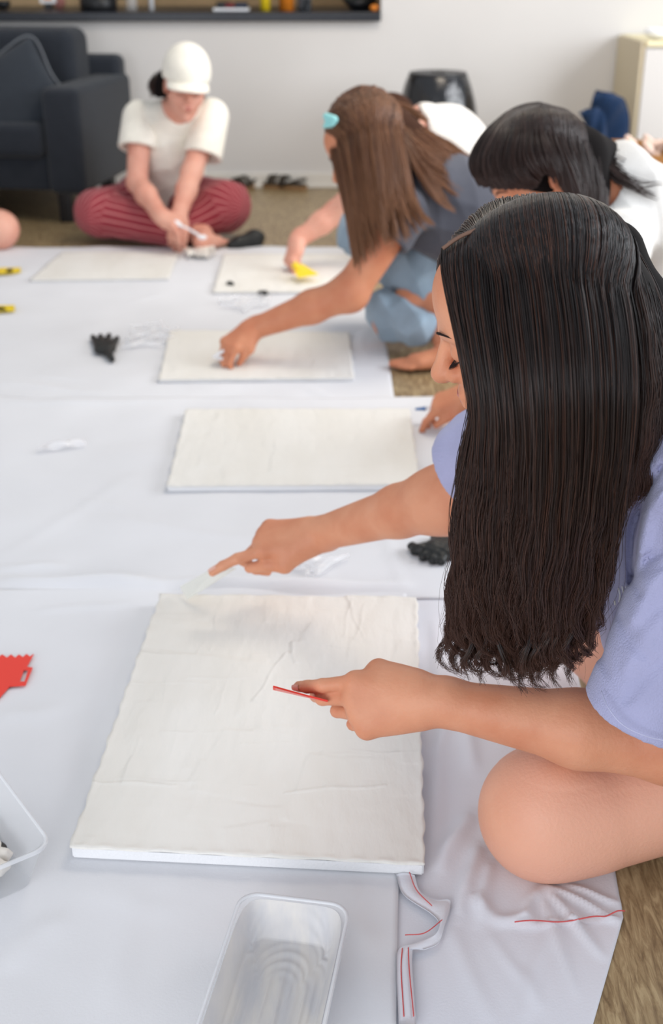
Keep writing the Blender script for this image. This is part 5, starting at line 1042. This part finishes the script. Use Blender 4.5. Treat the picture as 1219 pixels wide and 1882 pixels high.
for f_ in ((0, 1, 2, 3), (7, 6, 5, 4), (0, 4, 5, 1), (1, 5, 6, 2), (2, 6, 7, 3), (3, 7, 4, 0)): bm.faces.new([vs[i] for i in f_])
bmesh.ops.recalc_face_normals(bm, faces=bm.faces); bo('scraper_blade', bm, M['yellow_plastic'], ys)
tube('scraper_grip', [WZ(546, 492, .056), WZ(541, 482, .075)], [.012, .009], M['yellow_plastic'], ys, 8, 8)

# ------------------------------------------------ person beyond the left edge: a bare knee shows
F_ = thing('person', 'seated person outside the left edge, only a bare knee showing', 'person', (-1.85, 5.0, 0))
SK = M['skin_rosy']; kn = WY(2, 421, 4.86); pel = np.array([-1.95, 5.05, .14]); nk = np.array([-1.85, 4.9, .62])
hp, hL, hR = head(np.array([-1.80, 4.80, .76]), (.5, -.7, -.5), (.2, -.4, .85), 1.0)
pr = [Cp(pel, [-1.9, 4.98, .4], .14, .12, .05), Cp([-1.9, 4.98, .4], nk, .12, .06, .05), Cp(nk, hL(0, -.02, -.05), .055, .052, .03)]+hp
pr += [Cp(pel+np.array([.1, 0, 0]), kn+np.array([-.03, 0, 0]), .085, .072, .04), El(kn, (.073, .075, .073), k=.03), Cp(kn+np.array([-.01, .0, -.02]), [-1.72, 4.78, .06], .052, .038, .03)]
pr += [Cp(pel, [-2.3, 4.85, .12], .085, .07, .04), Cp([-2.3, 4.85, .1], [-1.95, 4.72, .06], .055, .04, .03)]+foot(np.array([-1.72, 4.78, .045]), np.array([-1.94, 4.70, .03]), (0, 0, 1))+foot(np.array([-1.97, 4.74, .045]), np.array([-1.75, 4.62, .03]), (0, 0, 1))
s1, s2 = np.array([-1.68, 4.92, .56]), np.array([-2.02, 4.98, .56]); e1, e2 = np.array([-1.6, 4.72, .34]), np.array([-2.08, 4.76, .34]); w1, w2 = np.array([-1.68, 4.6, .16]), np.array([-1.95, 4.58, .18])
pr += [Cp(s1, s2, .05, .05, .04)]+arm(s1, e1, w1, (.05, .042, .04, .03))+arm(s2, e2, w2, (.05, .042, .04, .03))
for w_, e_ in ((w1, e1), (w2, e2)): h1, _ = hand(w_, w_-e_, (0, -.5, .9), (.3, -.9, 0)); pr += h1
bd = body('body', pr, .006, SK, F_); face_parts(hL, hR, 1.0, bd)
body('tee_shirt', [Cp([-1.95, 5.02, .2], [-1.9, 4.98, .42], .16, .145, .05), Cp([-1.9, 4.98, .42], nk, .14, .08, .05), Cp(s1, s2, .068, .068, .05), Cp(s1, s1*.5+e1*.5, .068, .068, .04), Cp(s2, s2*.5+e2*.5, .068, .068, .04), neg(Cp(nk, hL(0, -.02, -.07), .066, .062), .006)], .008, M['denim'], F_, folds(.01, .12, 44))
body('shorts', [Cp(pel, pel*.45+kn*.55+np.array([0, 0, .02]), .11, .1, .04), Cp(pel, [-2.15, 4.93, .13], .11, .1, .04)], .008, M['denim'], F_)
fh = [[hL(x, .04, .11), hL(x*1.5, -.05, .12), hL(x*1.9, -.11, .04), hL(x*1.9, -.12, -.12)] for x in (-.06, -.02, .02, .06)]
hair('hair', [hair_sheet(fh, 300, 10, .0015, .01, 20, .003, 2, 0, .003, .5, 52, .01, .1, inward=(0, 0, -1))], M['hair_brown'], F_, [El(hL(0, -.03, .05), np.array([.084, .1, .09]), hR, .01), Cp(hL(0, -.1, 0), hL(0, -.11, -.1), .05, .04, .03)], .008)
